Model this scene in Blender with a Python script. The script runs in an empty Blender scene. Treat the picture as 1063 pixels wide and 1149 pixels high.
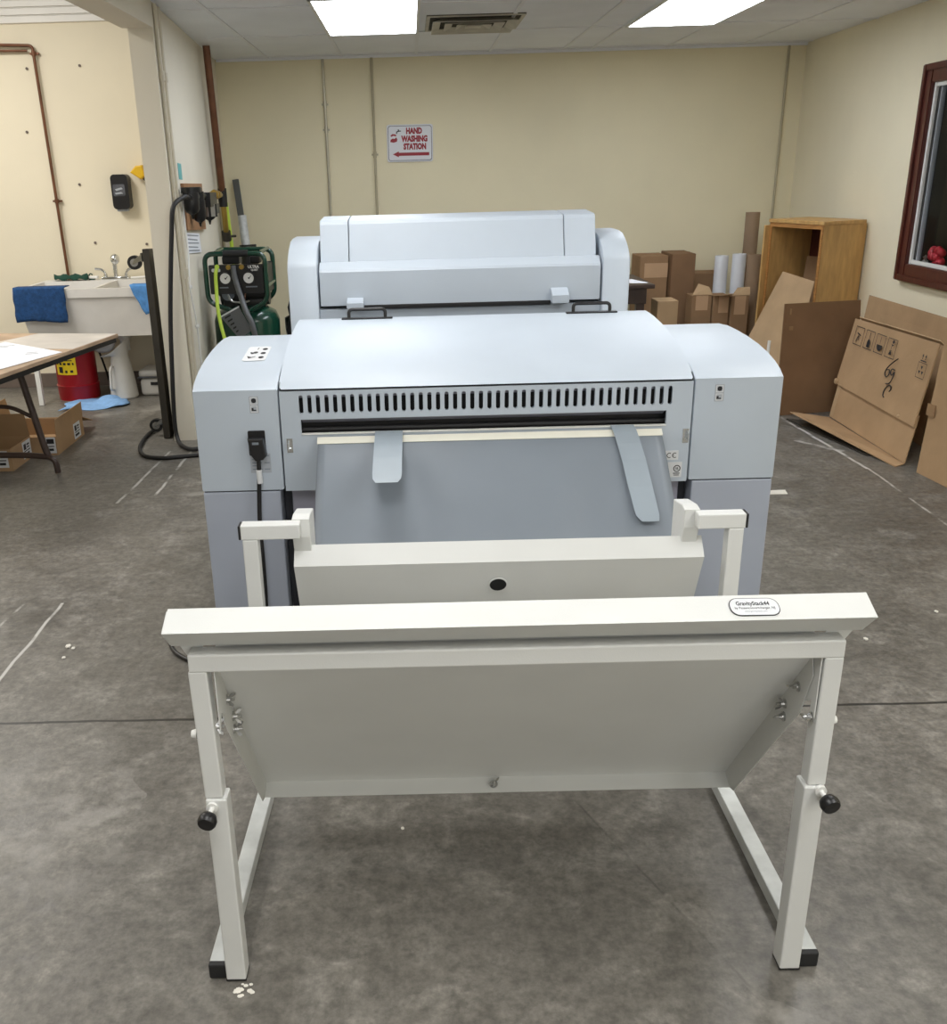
import bpy, bmesh, math, random
from mathutils import Vector, Matrix, Euler
random.seed(7)
C = bpy.context.scene.collection
SC = bpy.context.scene
R = math.radians
V = Vector

# ------------------------------------------------------------------ materials
def lin(c):
    c /= 255.0
    return c / 12.92 if c <= 0.04045 else ((c + 0.055) / 1.055) ** 2.4
def rgb(r, g, b): return (lin(r), lin(g), lin(b), 1.0)

def mat(name, col, rough=0.5, metal=0.0, var=0.06, scale=6.0, bump=0.0, bscale=60.0, spec=0.5, coat=0.0, stretch=None, emit=0.0):
    m = bpy.data.materials.new(name); m.use_nodes = True
    nt = m.node_tree; N = nt.nodes; L = nt.links
    b = N['Principled BSDF']
    tc = N.new('ShaderNodeTexCoord')
    src = tc.outputs['Object']
    if stretch:
        mp = N.new('ShaderNodeMapping'); mp.inputs['Scale'].default_value = stretch
        L.new(src, mp.inputs['Vector']); src = mp.outputs['Vector']
    nz = N.new('ShaderNodeTexNoise'); nz.inputs['Scale'].default_value = scale; nz.inputs['Detail'].default_value = 5
    L.new(src, nz.inputs['Vector'])
    c = rgb(*col)
    rp = N.new('ShaderNodeValToRGB')
    rp.color_ramp.elements[0].position = 0.3; rp.color_ramp.elements[1].position = 0.7
    rp.color_ramp.elements[0].color = tuple(max(0, x * (1 - var)) for x in c[:3]) + (1,)
    rp.color_ramp.elements[1].color = tuple(min(1, x * (1 + var)) for x in c[:3]) + (1,)
    L.new(nz.outputs['Fac'], rp.inputs['Fac']); L.new(rp.outputs['Color'], b.inputs['Base Color'])
    b.inputs['Roughness'].default_value = rough; b.inputs['Metallic'].default_value = metal
    b.inputs['Specular IOR Level'].default_value = spec
    if coat: b.inputs['Coat Weight'].default_value = coat
    if bump:
        n2 = N.new('ShaderNodeTexNoise'); n2.inputs['Scale'].default_value = bscale; n2.inputs['Detail'].default_value = 3
        L.new(src, n2.inputs['Vector'])
        bp = N.new('ShaderNodeBump'); bp.inputs['Strength'].default_value = bump; bp.inputs['Distance'].default_value = 0.01
        L.new(n2.outputs['Fac'], bp.inputs['Height']); L.new(bp.outputs['Normal'], b.inputs['Normal'])
    if emit:
        L.new(rp.outputs['Color'], b.inputs['Emission Color']); b.inputs['Emission Strength'].default_value = emit
    return m

M = {}
M['blue'] = mat('machine_blue_grey', (184, 194, 205), 0.42, var=0.03, scale=3, bump=0.05, bscale=350)
M['blue_low'] = mat('machine_base_grey', (168, 175, 189), 0.45, var=0.03, scale=3, bump=0.05, bscale=350)
M['purple'] = mat('recess_grey', (150, 150, 164), 0.5, var=0.03)
M['dark'] = mat('dark_interior', (16, 16, 18), 0.6, var=0.1)
M['black'] = mat('black_plastic', (22, 22, 24), 0.38, var=0.1)
M['rubber'] = mat('black_rubber', (28, 28, 29), 0.6, var=0.15)
M['ivory'] = mat('ivory_powder_coat', (212, 213, 210), 0.42, var=0.03, scale=5, bump=0.06, bscale=400)
M['ivory_rail'] = mat('worn_ivory_rail', (198, 201, 199), 0.42, var=0.14, scale=14, bump=0.05, bscale=200)
M['film'] = mat('grey_plastic_sheet', (124, 132, 141), 0.42, var=0.04, scale=4)
M['flap'] = mat('grey_strip', (146, 157, 166), 0.42, var=0.04)
M['steel'] = mat('zinc_steel', (186, 186, 184), 0.3, 0.9, var=0.1, scale=40)
M['chrome'] = mat('chrome', (215, 218, 220), 0.12, 1.0, var=0.03)
M['white'] = mat('white_plastic', (232, 232, 228), 0.4, var=0.04)
M['white_sign'] = mat('white_sign_face', (222, 222, 226), 0.4, var=0.02)
M['label'] = mat('label_paper', (214, 216, 218), 0.5, var=0.03, scale=60)
M['label_grey'] = mat('label_silver', (168, 174, 182), 0.4, var=0.05, scale=60)
M['ink'] = mat('black_ink', (30, 30, 34), 0.6, var=0.1)
M['red_ink'] = mat('red_ink', (150, 28, 42), 0.5, var=0.06)
M['cream_strip'] = mat('cream_tape', (232, 230, 216), 0.5, var=0.03)
M['copper'] = mat('copper_pipe', (112, 74, 52), 0.4, 0.45, var=0.25, scale=9)
M['brass'] = mat('brass', (168, 140, 70), 0.35, 0.8, var=0.15)
M['green'] = mat('green_enamel', (16, 62, 46), 0.25, var=0.08, coat=0.4)
M['lime'] = mat('lime_hose', (196, 222, 82), 0.45, var=0.08)
M['grey_hose'] = mat('grey_hose', (96, 98, 100), 0.5, var=0.1)
M['sink'] = mat('white_sink', (222, 220, 216), 0.35, var=0.05, scale=7)
M['navy'] = mat('navy_terry', (28, 68, 116), 0.95, var=0.3, scale=40, bump=0.6, bscale=140)
M['blue_cloth'] = mat('blue_cloth', (84, 142, 206), 0.9, var=0.15, scale=25, bump=0.4, bscale=120)
M['sky_cloth'] = mat('pale_blue_cloth', (138, 182, 232), 0.9, var=0.1, scale=25, bump=0.3, bscale=120)
M['green_cloth'] = mat('dark_green_cloth', (24, 66, 54), 0.9, var=0.2, scale=40)
M['red_can'] = mat('red_can_paint', (150, 14, 26), 0.35, var=0.1)
M['yellow'] = mat('yellow_label', (236, 206, 30), 0.5, var=0.06)
M['jug'] = mat('translucent_poly', (206, 204, 198), 0.45, var=0.06)
M['brown_board'] = mat('dark_brown_board', (50, 46, 38), 0.6, var=0.2, scale=8)
M['brown_metal'] = mat('dark_brown_metal', (66, 52, 46), 0.4, var=0.1)
M['table_top'] = mat('worn_table_top', (176, 150, 124), 0.5, var=0.3, scale=5)
M['table_paint'] = mat('whitish_table_top', (196, 190, 184), 0.3, var=0.2, scale=4)
M['paper'] = mat('paper', (236, 238, 244), 0.6, var=0.02)
def kraft(n, c): return mat(n, c, 0.85, var=0.09, scale=5, bump=0.12, bscale=30, spec=0.2)
M['kraft'] = kraft('kraft_cardboard', (170, 140, 106))
M['kraft_dark'] = kraft('brown_cardboard', (130, 101, 75))
M['kraft_mid'] = kraft('mid_cardboard', (148, 118, 88))
M['kraft_pale'] = kraft('pale_cardboard', (178, 150, 116))
M['kraft_edge'] = kraft('cardboard_edge', (150, 120, 88))
M['tape'] = mat('packing_tape', (190, 156, 122), 0.3, var=0.05)
M['tube'] = kraft('kraft_tube', (152, 128, 104))
M['tube_white'] = mat('white_tube', (226, 228, 232), 0.5, var=0.03)
M['oak'] = mat('golden_plywood', (190, 150, 92), 0.45, var=0.16, scale=5, stretch=(6, 6, 1.2))
M['oak_edge'] = mat('plywood_edge', (166, 116, 62), 0.5, var=0.2, scale=12, stretch=(1, 1, 6))
M['mahogany'] = mat('mahogany', (82, 36, 28), 0.35, var=0.25, scale=7, stretch=(5, 5, 1))
M['dark_wood'] = mat('dark_walnut', (58, 42, 36), 0.4, var=0.2, scale=8)
M['steelgrey'] = mat('steel_grey_paint', (88, 90, 88), 0.45, 0.3, var=0.15)
M['clear'] = mat('cloudy_tube', (190, 192, 190), 0.3, var=0.2, scale=30)
M['teal'] = mat('teal_sticker', (96, 170, 172), 0.5, var=0.05)
M['yellow_plastic'] = mat('yellow_plastic', (222, 178, 24), 0.45, var=0.08)
M['dispenser_grey'] = mat('smoked_plastic', (92, 94, 100), 0.2, var=0.3, scale=20)
M['bag'] = mat('black_bag', (18, 18, 20), 0.3, var=0.2, bump=0.5, bscale=20)
M['wood_plaque'] = mat('brown_plaque', (146, 106, 72), 0.6, var=0.2, scale=6, stretch=(1, 6, 1))
M['conduit'] = mat('painted_conduit', (178, 168, 140), 0.5, var=0.08)
M['conduit_shiny'] = mat('emt_conduit', (186, 180, 160), 0.35, 0.4, var=0.15)
M['cream_pipe'] = mat('cream_painted_conduit', (206, 198, 178), 0.5, var=0.05)
M['red_thing'] = mat('red_plastic', (196, 36, 54), 0.5, var=0.2, scale=30)
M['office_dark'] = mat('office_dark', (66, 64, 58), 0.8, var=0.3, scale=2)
M['shelf_grey'] = mat('office_shelf_grey', (128, 126, 120), 0.6, var=0.1)
M['baseboard'] = mat('vinyl_baseboard', (108, 96, 88), 0.6, var=0.1)
M['gauge'] = mat('gauge_face', (232, 232, 228), 0.4, var=0.02)
M['caster'] = mat('caster_tyre', (24, 24, 25), 0.5, var=0.1)
M['gap'] = mat('panel_gap', (34, 36, 42), 0.7, var=0.1)
M['debris'] = mat('white_debris', (226, 222, 212), 0.7, var=0.1)

def wall_mat(name, col, dirt=0.05):
    m = mat(name, col, 0.72, var=dirt, scale=1.1, bump=0.08, bscale=120, spec=0.3)
    return m
M['wall_back'] = wall_mat('back_wall_paint', (232, 222, 190))
M['wall_right'] = wall_mat('right_wall_paint', (240, 231, 204))
M['wall_sink'] = wall_mat('sink_wall_paint', (234, 225, 202))
M['wall_left'] = wall_mat('partition_paint', (224, 218, 202))
M['ceil'] = mat('ceiling_tile', (240, 243, 248), 0.85, var=0.04, scale=2.0, bump=0.15, bscale=220)
M['tbar'] = mat('ceiling_t_bar', (236, 238, 242), 0.6, var=0.02)
M['corrugated'] = mat('corrugated_white', (232, 230, 224), 0.4, var=0.03)
M['vent'] = mat('vent_enamel', (190, 184, 168), 0.5, var=0.15, scale=9)
M['vent_dark'] = mat('vent_dust', (66, 60, 46), 0.9, var=0.4, scale=14)

def floor_material():
    m = bpy.data.materials.new('polished_concrete'); m.use_nodes = True
    nt = m.node_tree; N = nt.nodes; L = nt.links; b = N['Principled BSDF']
    tc = N.new('ShaderNodeTexCoord'); O = tc.outputs['Object']
    def noise(s, d=6, r=0.6, dist=0.0, vec=None):
        n = N.new('ShaderNodeTexNoise'); n.inputs['Scale'].default_value = s; n.inputs['Detail'].default_value = d
        n.inputs['Roughness'].default_value = r; n.inputs['Distortion'].default_value = dist
        L.new(vec or O, n.inputs['Vector']); return n.outputs['Fac']
    def math_(op, a, bb, clamp=False):
        n = N.new('ShaderNodeMath'); n.operation = op; n.use_clamp = clamp
        for i, v in enumerate((a, bb)):
            if v is None: continue
            if isinstance(v, (int, float)): n.inputs[i].default_value = v
            else: L.new(v, n.inputs[i])
        return n.outputs[0]
    def ramp(f, pts):
        r = N.new('ShaderNodeValToRGB'); e = r.color_ramp.elements
        while len(e) < len(pts): e.new(0.5)
        for k, (p, c) in enumerate(pts): e[k].position = p; e[k].color = c
        L.new(f, r.inputs['Fac']); return r.outputs['Color']
    def mix(f, a, bb, kind='MIX'):
        n = N.new('ShaderNodeMix'); n.data_type = 'RGBA'; n.blend_type = kind
        if isinstance(f, (int, float)): n.inputs[0].default_value = f
        else: L.new(f, n.inputs[0])
        for s, v in ((n.inputs[6], a), (n.inputs[7], bb)):
            if isinstance(v, tuple): s.default_value = v
            else: L.new(v, s)
        return n.outputs[2]
    n1 = noise(0.9, 8, 0.62, 0.6); n2 = noise(6.5, 10, 0.72, 0.5); n3 = noise(30, 5, 0.7)
    col = ramp(n1, [(0.3, rgb(84, 80, 74)), (0.5, rgb(109, 105, 98)), (0.7, rgb(138, 133, 125))])
    c2 = ramp(n2, [(0.32, rgb(75, 72, 67)), (0.52, rgb(107, 104, 97)), (0.70, rgb(158, 154, 146))])
    col = mix(0.48, col, c2)
    c3 = ramp(n3, [(0.35, (0.30, 0.30, 0.30, 1)), (0.65, (0.68, 0.68, 0.68, 1))])
    col = mix(0.7, col, c3, 'OVERLAY')
    def line(a, bb, w, colr, strength, breakup=0.0, bs=6.0, soft=0.5):
        nonlocal col
        a = V(a); bb = V(bb); d = bb - a
        mp = N.new('ShaderNodeMapping'); mp.vector_type = 'TEXTURE'
        mp.inputs['Location'].default_value = (a.x, a.y, 0); mp.inputs['Rotation'].default_value = (0, 0, math.atan2(d.y, d.x))
        mp.inputs['Scale'].default_value = (d.length, w, 1)
        nv = N.new('ShaderNodeTexNoise'); nv.inputs['Scale'].default_value = 5; L.new(O, nv.inputs['Vector'])
        wob = N.new('ShaderNodeVectorMath'); wob.operation = 'MULTIPLY_ADD'
        L.new(nv.outputs['Color'], wob.inputs[0]); wob.inputs[1].default_value = (w * 2.2, w * 2.2, 0); L.new(O, wob.inputs[2])
        L.new(wob.outputs[0], mp.inputs['Vector'])
        sp = N.new('ShaderNodeSeparateXYZ'); L.new(mp.outputs['Vector'], sp.inputs[0])
        ay = math_('ABSOLUTE', sp.outputs[1], None)
        my = math_('MULTIPLY', math_('SUBTRACT', 1.0, ay), 1.0 / soft, True)
        mx = math_('MULTIPLY', math_('GREATER_THAN', sp.outputs[0], 0.0), math_('LESS_THAN', sp.outputs[0], 1.0))
        f = math_('MULTIPLY', my, mx)
        if breakup:
            g = math_('MULTIPLY', math_('SUBTRACT', noise(bs, 4, 0.6), breakup), 7.0, True)
            f = math_('MULTIPLY', f, g)
        f = math_('MULTIPLY', f, strength)
        col = mix(f, col, colr)
    nf = N.new('ShaderNodeTexNoise'); nf.inputs['Scale'].default_value = 90; nf.inputs['Detail'].default_value = 4; L.new(O, nf.inputs['Vector'])
    c4 = ramp(nf.outputs['Fac'], [(0.38, (0.40, 0.40, 0.40, 1)), (0.62, (0.60, 0.60, 0.60, 1))]); col = mix(0.35, col, c4, 'OVERLAY')
    W_ = rgb(205, 203, 198); K_ = rgb(42, 40, 37)
    line((-6, 2.545), (6, 2.540), 0.008, K_, 0.95)                       # control joint
    line((2.40, 6.05), (2.45, 4.9), 0.012, W_, 0.9, 0.36)
    line((2.45, 4.9), (2.40, 3.6), 0.008, W_, 0.7, 0.42)
    line((2.30, 5.5), (2.47, 5.25), 0.022, W_, 0.7, 0.42)
    line((-1.55, 4.63), (-1.50, 5.6), 0.010, W_, 0.7, 0.40)
    line((-1.38, 4.75), (-1.37, 5.6), 0.010, W_, 0.7, 0.40)
    line((-1.55, 4.68), (-0.9, 4.85), 0.05, rgb(170, 167, 160), 0.45, 0.44, 4, 0.9)
    line((-1.422, 2.6), (-1.416, 3.42), 0.008, W_, 0.8, 0.36)
    line((-1.62, 2.9), (-1.57, 3.42), 0.007, W_, 0.6, 0.42)
    line((-1.50, 2.5), (-1.50, 3.42), 0.16, rgb(160, 158, 152), 0.35, 0.40, 5, 0.9)
    line((0.86, 1.0), (0.40, 2.1), 0.004, K_, 0.5, 0.45)
    line((0.42, 0.9), (0.80, 1.55), 0.09, rgb(165, 161, 154), 0.5, 0.42, 7, 0.9)
    line((-1.6, 2.30), (-.45, 2.42), 0.30, rgb(158, 154, 148), 0.45, 0.46, 9, 0.9)
    line((-2.6, 6.4), (-1.7, 6.9), 0.10, rgb(180, 176, 168), 0.5, 0.42, 4, 0.9)
    L.new(col, b.inputs['Base Color'])
    rr = N.new('ShaderNodeMapRange'); rr.inputs[1].default_value = 0.3; rr.inputs[2].default_value = 0.7
    rr.inputs[3].default_value = 0.28; rr.inputs[4].default_value = 0.52
    L.new(n2, rr.inputs[0]); L.new(rr.outputs[0], b.inputs['Roughness'])
    b.inputs['Specular IOR Level'].default_value = 0.45
    bp = N.new('ShaderNodeBump'); bp.inputs['Strength'].default_value = 0.12; bp.inputs['Distance'].default_value = 0.01
    L.new(n3, bp.inputs['Height']); L.new(bp.outputs['Normal'], b.inputs['Normal'])
    return m
M['floor'] = floor_material()

def glass_material():
    m = bpy.data.materials.new('window_glass'); m.use_nodes = True
    b = m.node_tree.nodes['Principled BSDF']
    b.inputs['Base Color'].default_value = (0.9, 0.92, 0.92, 1); b.inputs['Roughness'].default_value = 0.02
    b.inputs['Transmission Weight'].default_value = 1.0; b.inputs['IOR'].default_value = 1.1
    return m
M['glass'] = glass_material()
def emitter(name, col, s):
    m = bpy.data.materials.new(name); m.use_nodes = True
    b = m.node_tree.nodes['Principled BSDF']; N = m.node_tree.nodes
    tc = N.new('ShaderNodeTexCoord'); nz = N.new('ShaderNodeTexNoise'); nz.inputs['Scale'].default_value = 1.5
    m.node_tree.links.new(tc.outputs['Object'], nz.inputs['Vector'])
    rp = N.new('ShaderNodeValToRGB'); c = rgb(*col)
    rp.color_ramp.elements[0].color = tuple(x * .95 for x in c[:3]) + (1,); rp.color_ramp.elements[1].color = c
    m.node_tree.links.new(nz.outputs['Fac'], rp.inputs['Fac'])
    m.node_tree.links.new(rp.outputs['Color'], b.inputs['Emission Color'])
    b.inputs['Base Color'].default_value = (0.8, 0.8, 0.8, 1); b.inputs['Emission Strength'].default_value = s
    return m
M['diffuser'] = emitter('light_diffuser', (240, 246, 255), 13.0)

# ------------------------------------------------------------------ object helpers
def link(name, me, parent=None, smooth=False):
    o = bpy.data.objects.new(name, me); C.objects.link(o)
    if parent is not None:
        o.parent = parent
        if parent.type == 'EMPTY': o.matrix_parent_inverse = Matrix.Translation(parent.location).inverted()
    return o
def obj(name, bm, m, parent=None, smooth=False):
    bmesh.ops.remove_doubles(bm, verts=bm.verts, dist=1e-6)
    bmesh.ops.recalc_face_normals(bm, faces=bm.faces)
    me = bpy.data.meshes.new(name); bm.to_mesh(me); bm.free()
    me.materials.append(M[m])
    for p in me.polygons: p.use_smooth = smooth
    if smooth:
        try: me.set_sharp_from_angle(angle=R(38))
        except Exception: pass
    return link(name, me, parent)
def tag(o, label, cat, group=None, kind=None):
    o['label'] = label; o['category'] = cat
    if group: o['group'] = group
    if kind: o['kind'] = kind
    return o
def thing(name, label, cat, loc=(0, 0, 0), group=None):
    o = bpy.data.objects.new(name, None); C.objects.link(o); o.location = loc; o.empty_display_size = 0.1
    return tag(o, label, cat, group)
def struct(name, bm, m, parent=None, smooth=False):
    o = obj(name, bm, m, parent, smooth)
    if parent is None: o['kind'] = 'structure'
    return o
def new(): return bmesh.new()

def box(bm, lo, hi, bev=0.0, T=None, seg=2):
    lo = V(lo); hi = V(hi)
    vs = [bm.verts.new(V((x, y, z))) for x in (lo.x, hi.x) for y in (lo.y, hi.y) for z in (lo.z, hi.z)]
    fs = [(0, 1, 3, 2), (4, 6, 7, 5), (0, 4, 5, 1), (2, 3, 7, 6), (0, 2, 6, 4), (1, 5, 7, 3)]
    F = [bm.faces.new([vs[i] for i in f]) for f in fs]
    out = vs
    if bev:
        es = list({e for f in F for e in f.edges})
        r = bmesh.ops.bevel(bm, geom=es, offset=bev, segments=seg, affect='EDGES', profile=0.5)
        out = list({v for f in r['faces'] for v in f.verts} | {v for v in vs if v.is_valid})
    if T is not None:
        bmesh.ops.transform(bm, matrix=T, verts=[v for v in out if v.is_valid])
    return out
def prism(bm, pts, a0, a1, axis='x', bev=0.0):
    """polygon extruded along an axis; pts are the other two coordinates in order (y,z) / (x,z) / (x,y)"""
    def mk(p, a):
        return {'x': (a, p[0], p[1]), 'y': (p[0], a, p[1]), 'z': (p[0], p[1], a)}[axis]
    A = [bm.verts.new(mk(p, a0)) for p in pts]; B = [bm.verts.new(mk(p, a1)) for p in pts]
    n = len(pts); F = [bm.faces.new(A[::-1]), bm.faces.new(B)]
    for i in range(n): F.append(bm.faces.new([A[i], A[(i + 1) % n], B[(i + 1) % n], B[i]]))
    if bev:
        es = list(F[0].edges) + list(F[1].edges)
        bmesh.ops.bevel(bm, geom=es, offset=bev, segments=2, affect='EDGES', profile=0.5)
def slab(bm, corners, t, bev=0.0):
    """flat polygon given by world corners, given a thickness along its normal"""
    cs = [V(c) for c in corners]
    n = (cs[1] - cs[0]).cross(cs[-1] - cs[0]).normalized() * t
    A = [bm.verts.new(c) for c in cs]; B = [bm.verts.new(c + n) for c in cs]
    k = len(cs); F = [bm.faces.new(A[::-1]), bm.faces.new(B)]
    for i in range(k): F.append(bm.faces.new([A[i], A[(i + 1) % k], B[(i + 1) % k], B[i]]))
    if bev:
        es = list({e for f in F for e in f.edges})
        bmesh.ops.bevel(bm, geom=es, offset=bev, segments=2, affect='EDGES', profile=0.5)
def frame_to(a, b):
    z = (V(b) - V(a)).normalized(); q = z.to_track_quat('Z', 'Y')
    return Matrix.Translation(V(a)) @ q.to_matrix().to_4x4()
def cyl(bm, a, b, r, r2=None, seg=20, cap=True):
    a = V(a); b = V(b); h = (b - a).length
    bmesh.ops.create_cone(bm, cap_ends=cap, segments=seg, radius1=r, radius2=r if r2 is None else r2, depth=h,
                          matrix=frame_to(a, b) @ Matrix.Translation((0, 0, h / 2)))
def sphere(bm, c, r, sc=(1, 1, 1), seg=16):
    bmesh.ops.create_uvsphere(bm, u_segments=seg, v_segments=seg // 2 + 2, radius=r, matrix=Matrix.Translation(V(c)) @ Matrix.Diagonal(V(sc).to_4d()))
def smooth_path(pts, n=8, closed=False):
    pts = [V(p) for p in pts]; out = []; m = len(pts)
    rng = range(m if closed else m - 1)
    for i in rng:
        p0 = pts[(i - 1) % m] if (closed or i > 0) else pts[0]
        p1 = pts[i]; p2 = pts[(i + 1) % m]
        p3 = pts[(i + 2) % m] if (closed or i + 2 < m) else pts[-1]
        for k in range(n):
            t = k / n
            out.append(0.5 * ((2 * p1) + (p2 - p0) * t + (2 * p0 - 5 * p1 + 4 * p2 - p3) * t * t + (3 * p1 - p0 - 3 * p2 + p3) * t ** 3))
    if not closed: out.append(pts[-1])
    return out
def tube(bm, pts, r, seg=10, closed=False, cap=True):
    pts = [V(p) for p in pts]; n = len(pts); rings = []
    up = V((0, 0, 1)); prev = None
    for i, p in enumerate(pts):
        if closed: d = pts[(i + 1) % n] - pts[i - 1]
        else: d = pts[min(i + 1, n - 1)] - pts[max(i - 1, 0)]
        d.normalize()
        if prev is None:
            u = d.cross(up)
            if u.length < 1e-3: u = d.cross(V((1, 0, 0)))
        else:
            u = prev - d * prev.dot(d)
        u.normalize(); prev = u; w = d.cross(u)
        rings.append([bm.verts.new(p + (u * math.cos(2 * math.pi * k / seg) + w * math.sin(2 * math.pi * k / seg)) * r) for k in range(seg)])
    for i in range(n if closed else n - 1):
        A = rings[i]; B = rings[(i + 1) % n]
        for k in range(seg): bm.faces.new([A[k], A[(k + 1) % seg], B[(k + 1) % seg], B[k]])
    if cap and not closed:
        bm.faces.new(rings[0][::-1]); bm.faces.new(rings[-1])
def rounded(pts, rad, n=5):
    """polyline with its inner corners rounded"""
    pts = [V(p) for p in pts]; out = [pts[0]]
    for i in range(1, len(pts) - 1):
        a = (pts[i - 1] - pts[i]); b = (pts[i + 1] - pts[i])
        r = min(rad, a.length * .49, b.length * .49)
        p0 = pts[i] + a.normalized() * r; p2 = pts[i] + b.normalized() * r
        for k in range(n + 1):
            t = k / n
            out.append(p0 * (1 - t) ** 2 + pts[i] * 2 * t * (1 - t) + p2 * t * t)
    out.append(pts[-1]); return out
def lathe(bm, prof, c=(0, 0, 0), seg=32, sx=1, sy=1):
    rings = []
    for r, z in prof:
        rings.append([bm.verts.new((c[0] + sx * r * math.cos(2 * math.pi * k / seg), c[1] + sy * r * math.sin(2 * math.pi * k / seg), c[2] + z)) for k in range(seg)])
    for i in range(len(rings) - 1):
        for k in range(seg): bm.faces.new([rings[i][k], rings[i][(k + 1) % seg], rings[i + 1][(k + 1) % seg], rings[i + 1][k]])
    if prof[0][0] > 1e-5: bm.faces.new(rings[0][::-1])
    if prof[-1][0] > 1e-5: bm.faces.new(rings[-1])
def rrect(x0, x1, y0, y1, r, n=5):
    out = []
    for cx, cy, a in ((x1 - r, y1 - r, 0), (x0 + r, y1 - r, 90), (x0 + r, y0 + r, 180), (x1 - r, y0 + r, 270)):
        for k in range(n + 1):
            t = R(a + 90 * k / n); out.append((cx + r * math.cos(t), cy + r * math.sin(t)))
    return out
def plate(bm, outline, holes, T, t):
    """flat plate with holes; 2-D loops, placed by T, thickness t along local +z"""
    loops = [outline] + holes; edges = []; allv = []
    for lp in loops:
        vs = [bm.verts.new((p[0], p[1], 0)) for p in lp]; allv += vs
        for i in range(len(vs)): edges.append(bm.edges.new((vs[i], vs[(i + 1) % len(vs)])))
    r = bmesh.ops.triangle_fill(bm, use_beauty=True, use_dissolve=False, edges=edges, normal=(0, 0, 1))
    faces = [g for g in r['geom'] if isinstance(g, bmesh.types.BMFace)]
    e = bmesh.ops.extrude_face_region(bm, geom=faces)
    nv = [g for g in e['geom'] if isinstance(g, bmesh.types.BMVert)]
    bmesh.ops.translate(bm, verts=nv, vec=(0, 0, t))
    bmesh.ops.transform(bm, matrix=T, verts=allv + nv)
def face_T(origin, right, up):
    r = V(right).normalized(); u = V(up).normalized(); n = r.cross(u)
    m = Matrix.Identity(4)
    for i in range(3): m[i][0] = r[i]; m[i][1] = u[i]; m[i][2] = n[i]; m[i][3] = V(origin)[i]
    return m
def text(name, s, size, T, m, parent, xs=1.0, bold=0.0, align='CENTER', depth=0.0006, spacing=1.0, fit=None):
    cu = bpy.data.curves.new(name, 'FONT'); cu.body = s; cu.size = size; cu.align_x = align; cu.align_y = 'CENTER'
    cu.offset = bold; cu.extrude = depth; cu.resolution_u = 2; cu.space_line = spacing
    tmp = bpy.data.objects.new('tmp_text', cu); C.objects.link(tmp)
    dg = bpy.context.evaluated_depsgraph_get()
    me = bpy.data.meshes.new_from_object(tmp.evaluated_get(dg))
    bpy.data.objects.remove(tmp); bpy.data.curves.remove(cu)
    if fit:
        xv = [v.co.x for v in me.vertices]; xs = fit / (max(xv) - min(xv))
    me.transform(T @ Matrix.Diagonal((xs, 1, 1, 1)))
    me.name = name; me.materials.clear(); me.materials.append(M[m])
    return link(name, me, parent)
def polys(name, shapes, T, m, parent, t=0.0008):
    bm = new()
    for s in shapes:
        vs = [bm.verts.new(T @ V((p[0], p[1], t))) for p in s]; bm.faces.new(vs)
    return obj(name, bm, m, parent)
def disc2(cx, cy, r, n=16, sx=1, sy=1): return [(cx + sx * r * math.cos(2 * math.pi * k / n), cy + sy * r * math.sin(2 * math.pi * k / n)) for k in range(n)]
def rect2(x0, y0, x1, y1): return [(x0, y0), (x1, y0), (x1, y1), (x0, y1)]
def dup(root, loc, label=None, group=None):
    r = root.copy(); C.objects.link(r); r.location = loc
    if label: r['label'] = label
    if group: r['group'] = group
    for ch in list(root.children):
        c = ch.copy(); C.objects.link(c); c.parent = r
        for g in list(ch.children):
            d = g.copy(); C.objects.link(d); d.parent = c
    return r
FRONT = lambda x, y, z: face_T((x, y, z), (1, 0, 0), (0, 0, 1))     # facing the viewer (-Y)

# ------------------------------------------------------------------ camera
SX, PX, F = 1063.0, 459.3, 1059.7
cam = bpy.data.cameras.new('camera'); co = bpy.data.objects.new('camera', cam); C.objects.link(co)
cam.sensor_fit = 'HORIZONTAL'; cam.sensor_width = 36.0; cam.lens = 36.0 * F / SX
cam.shift_x = (SX / 2 - PX) / SX; cam.clip_start = 0.05
yaw, pit, rol = R(-0.585), R(19.847), R(-1.617)
f = V((math.sin(yaw) * math.cos(pit), math.cos(yaw) * math.cos(pit), -math.sin(pit)))
r = V((math.cos(yaw), -math.sin(yaw), 0)); u = r.cross(f)
r2 = r * math.cos(rol) + u * math.sin(rol); u2 = u * math.cos(rol) - r * math.sin(rol)
mw = Matrix.Identity(4)
for i in range(3): mw[i][0] = r2[i]; mw[i][1] = u2[i]; mw[i][2] = -f[i]
mw.translation = (0, 0, 1.58); co.matrix_world = mw
SC.camera = co

# ------------------------------------------------------------------ room shell
CEIL = 2.5
bm = new(); box(bm, (-7, -4.5, -0.1), (5.5, 10, 0)); struct('floor', bm, 'floor')
# back wall, right wall, partition, sink room
bm = new(); slab(bm, [(-1.80, 8.74, 0), (3.36, 8.74, 0), (3.36, 8.74, CEIL + .1), (-1.80, 8.74, CEIL + .1)], -0.12); struct('wall_back', bm, 'wall_back')
WR0 = V((3.345, 8.80, 0)); WR1 = V((2.96, -4.4, 0)); WRD = (WR1 - WR0).normalized()
def wr(y, z, off=0.0):           # a point on the right wall's face (off > 0 is into the room)
    t = (y - WR0.y) / (WR1.y - WR0.y); p = WR0.lerp(WR1, t); return V((p.x - off, y, z))
bm = new()
wy0, wy1, wz0, wz1 = 4.6, 6.42, 0.90, 2.03      # window opening
for (ya, yb, za, zb) in ((8.8, wy1, 0, CEIL + .1), (wy0, -4.4, 0, CEIL + .1), (wy1, wy0, 0, wz0), (wy1, wy0, wz1, CEIL + .1)):
    slab(bm, [wr(ya, za), wr(yb, za), wr(yb, zb), wr(ya, zb)], -0.14)
struct('wall_right', bm, 'wall_right')
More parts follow.
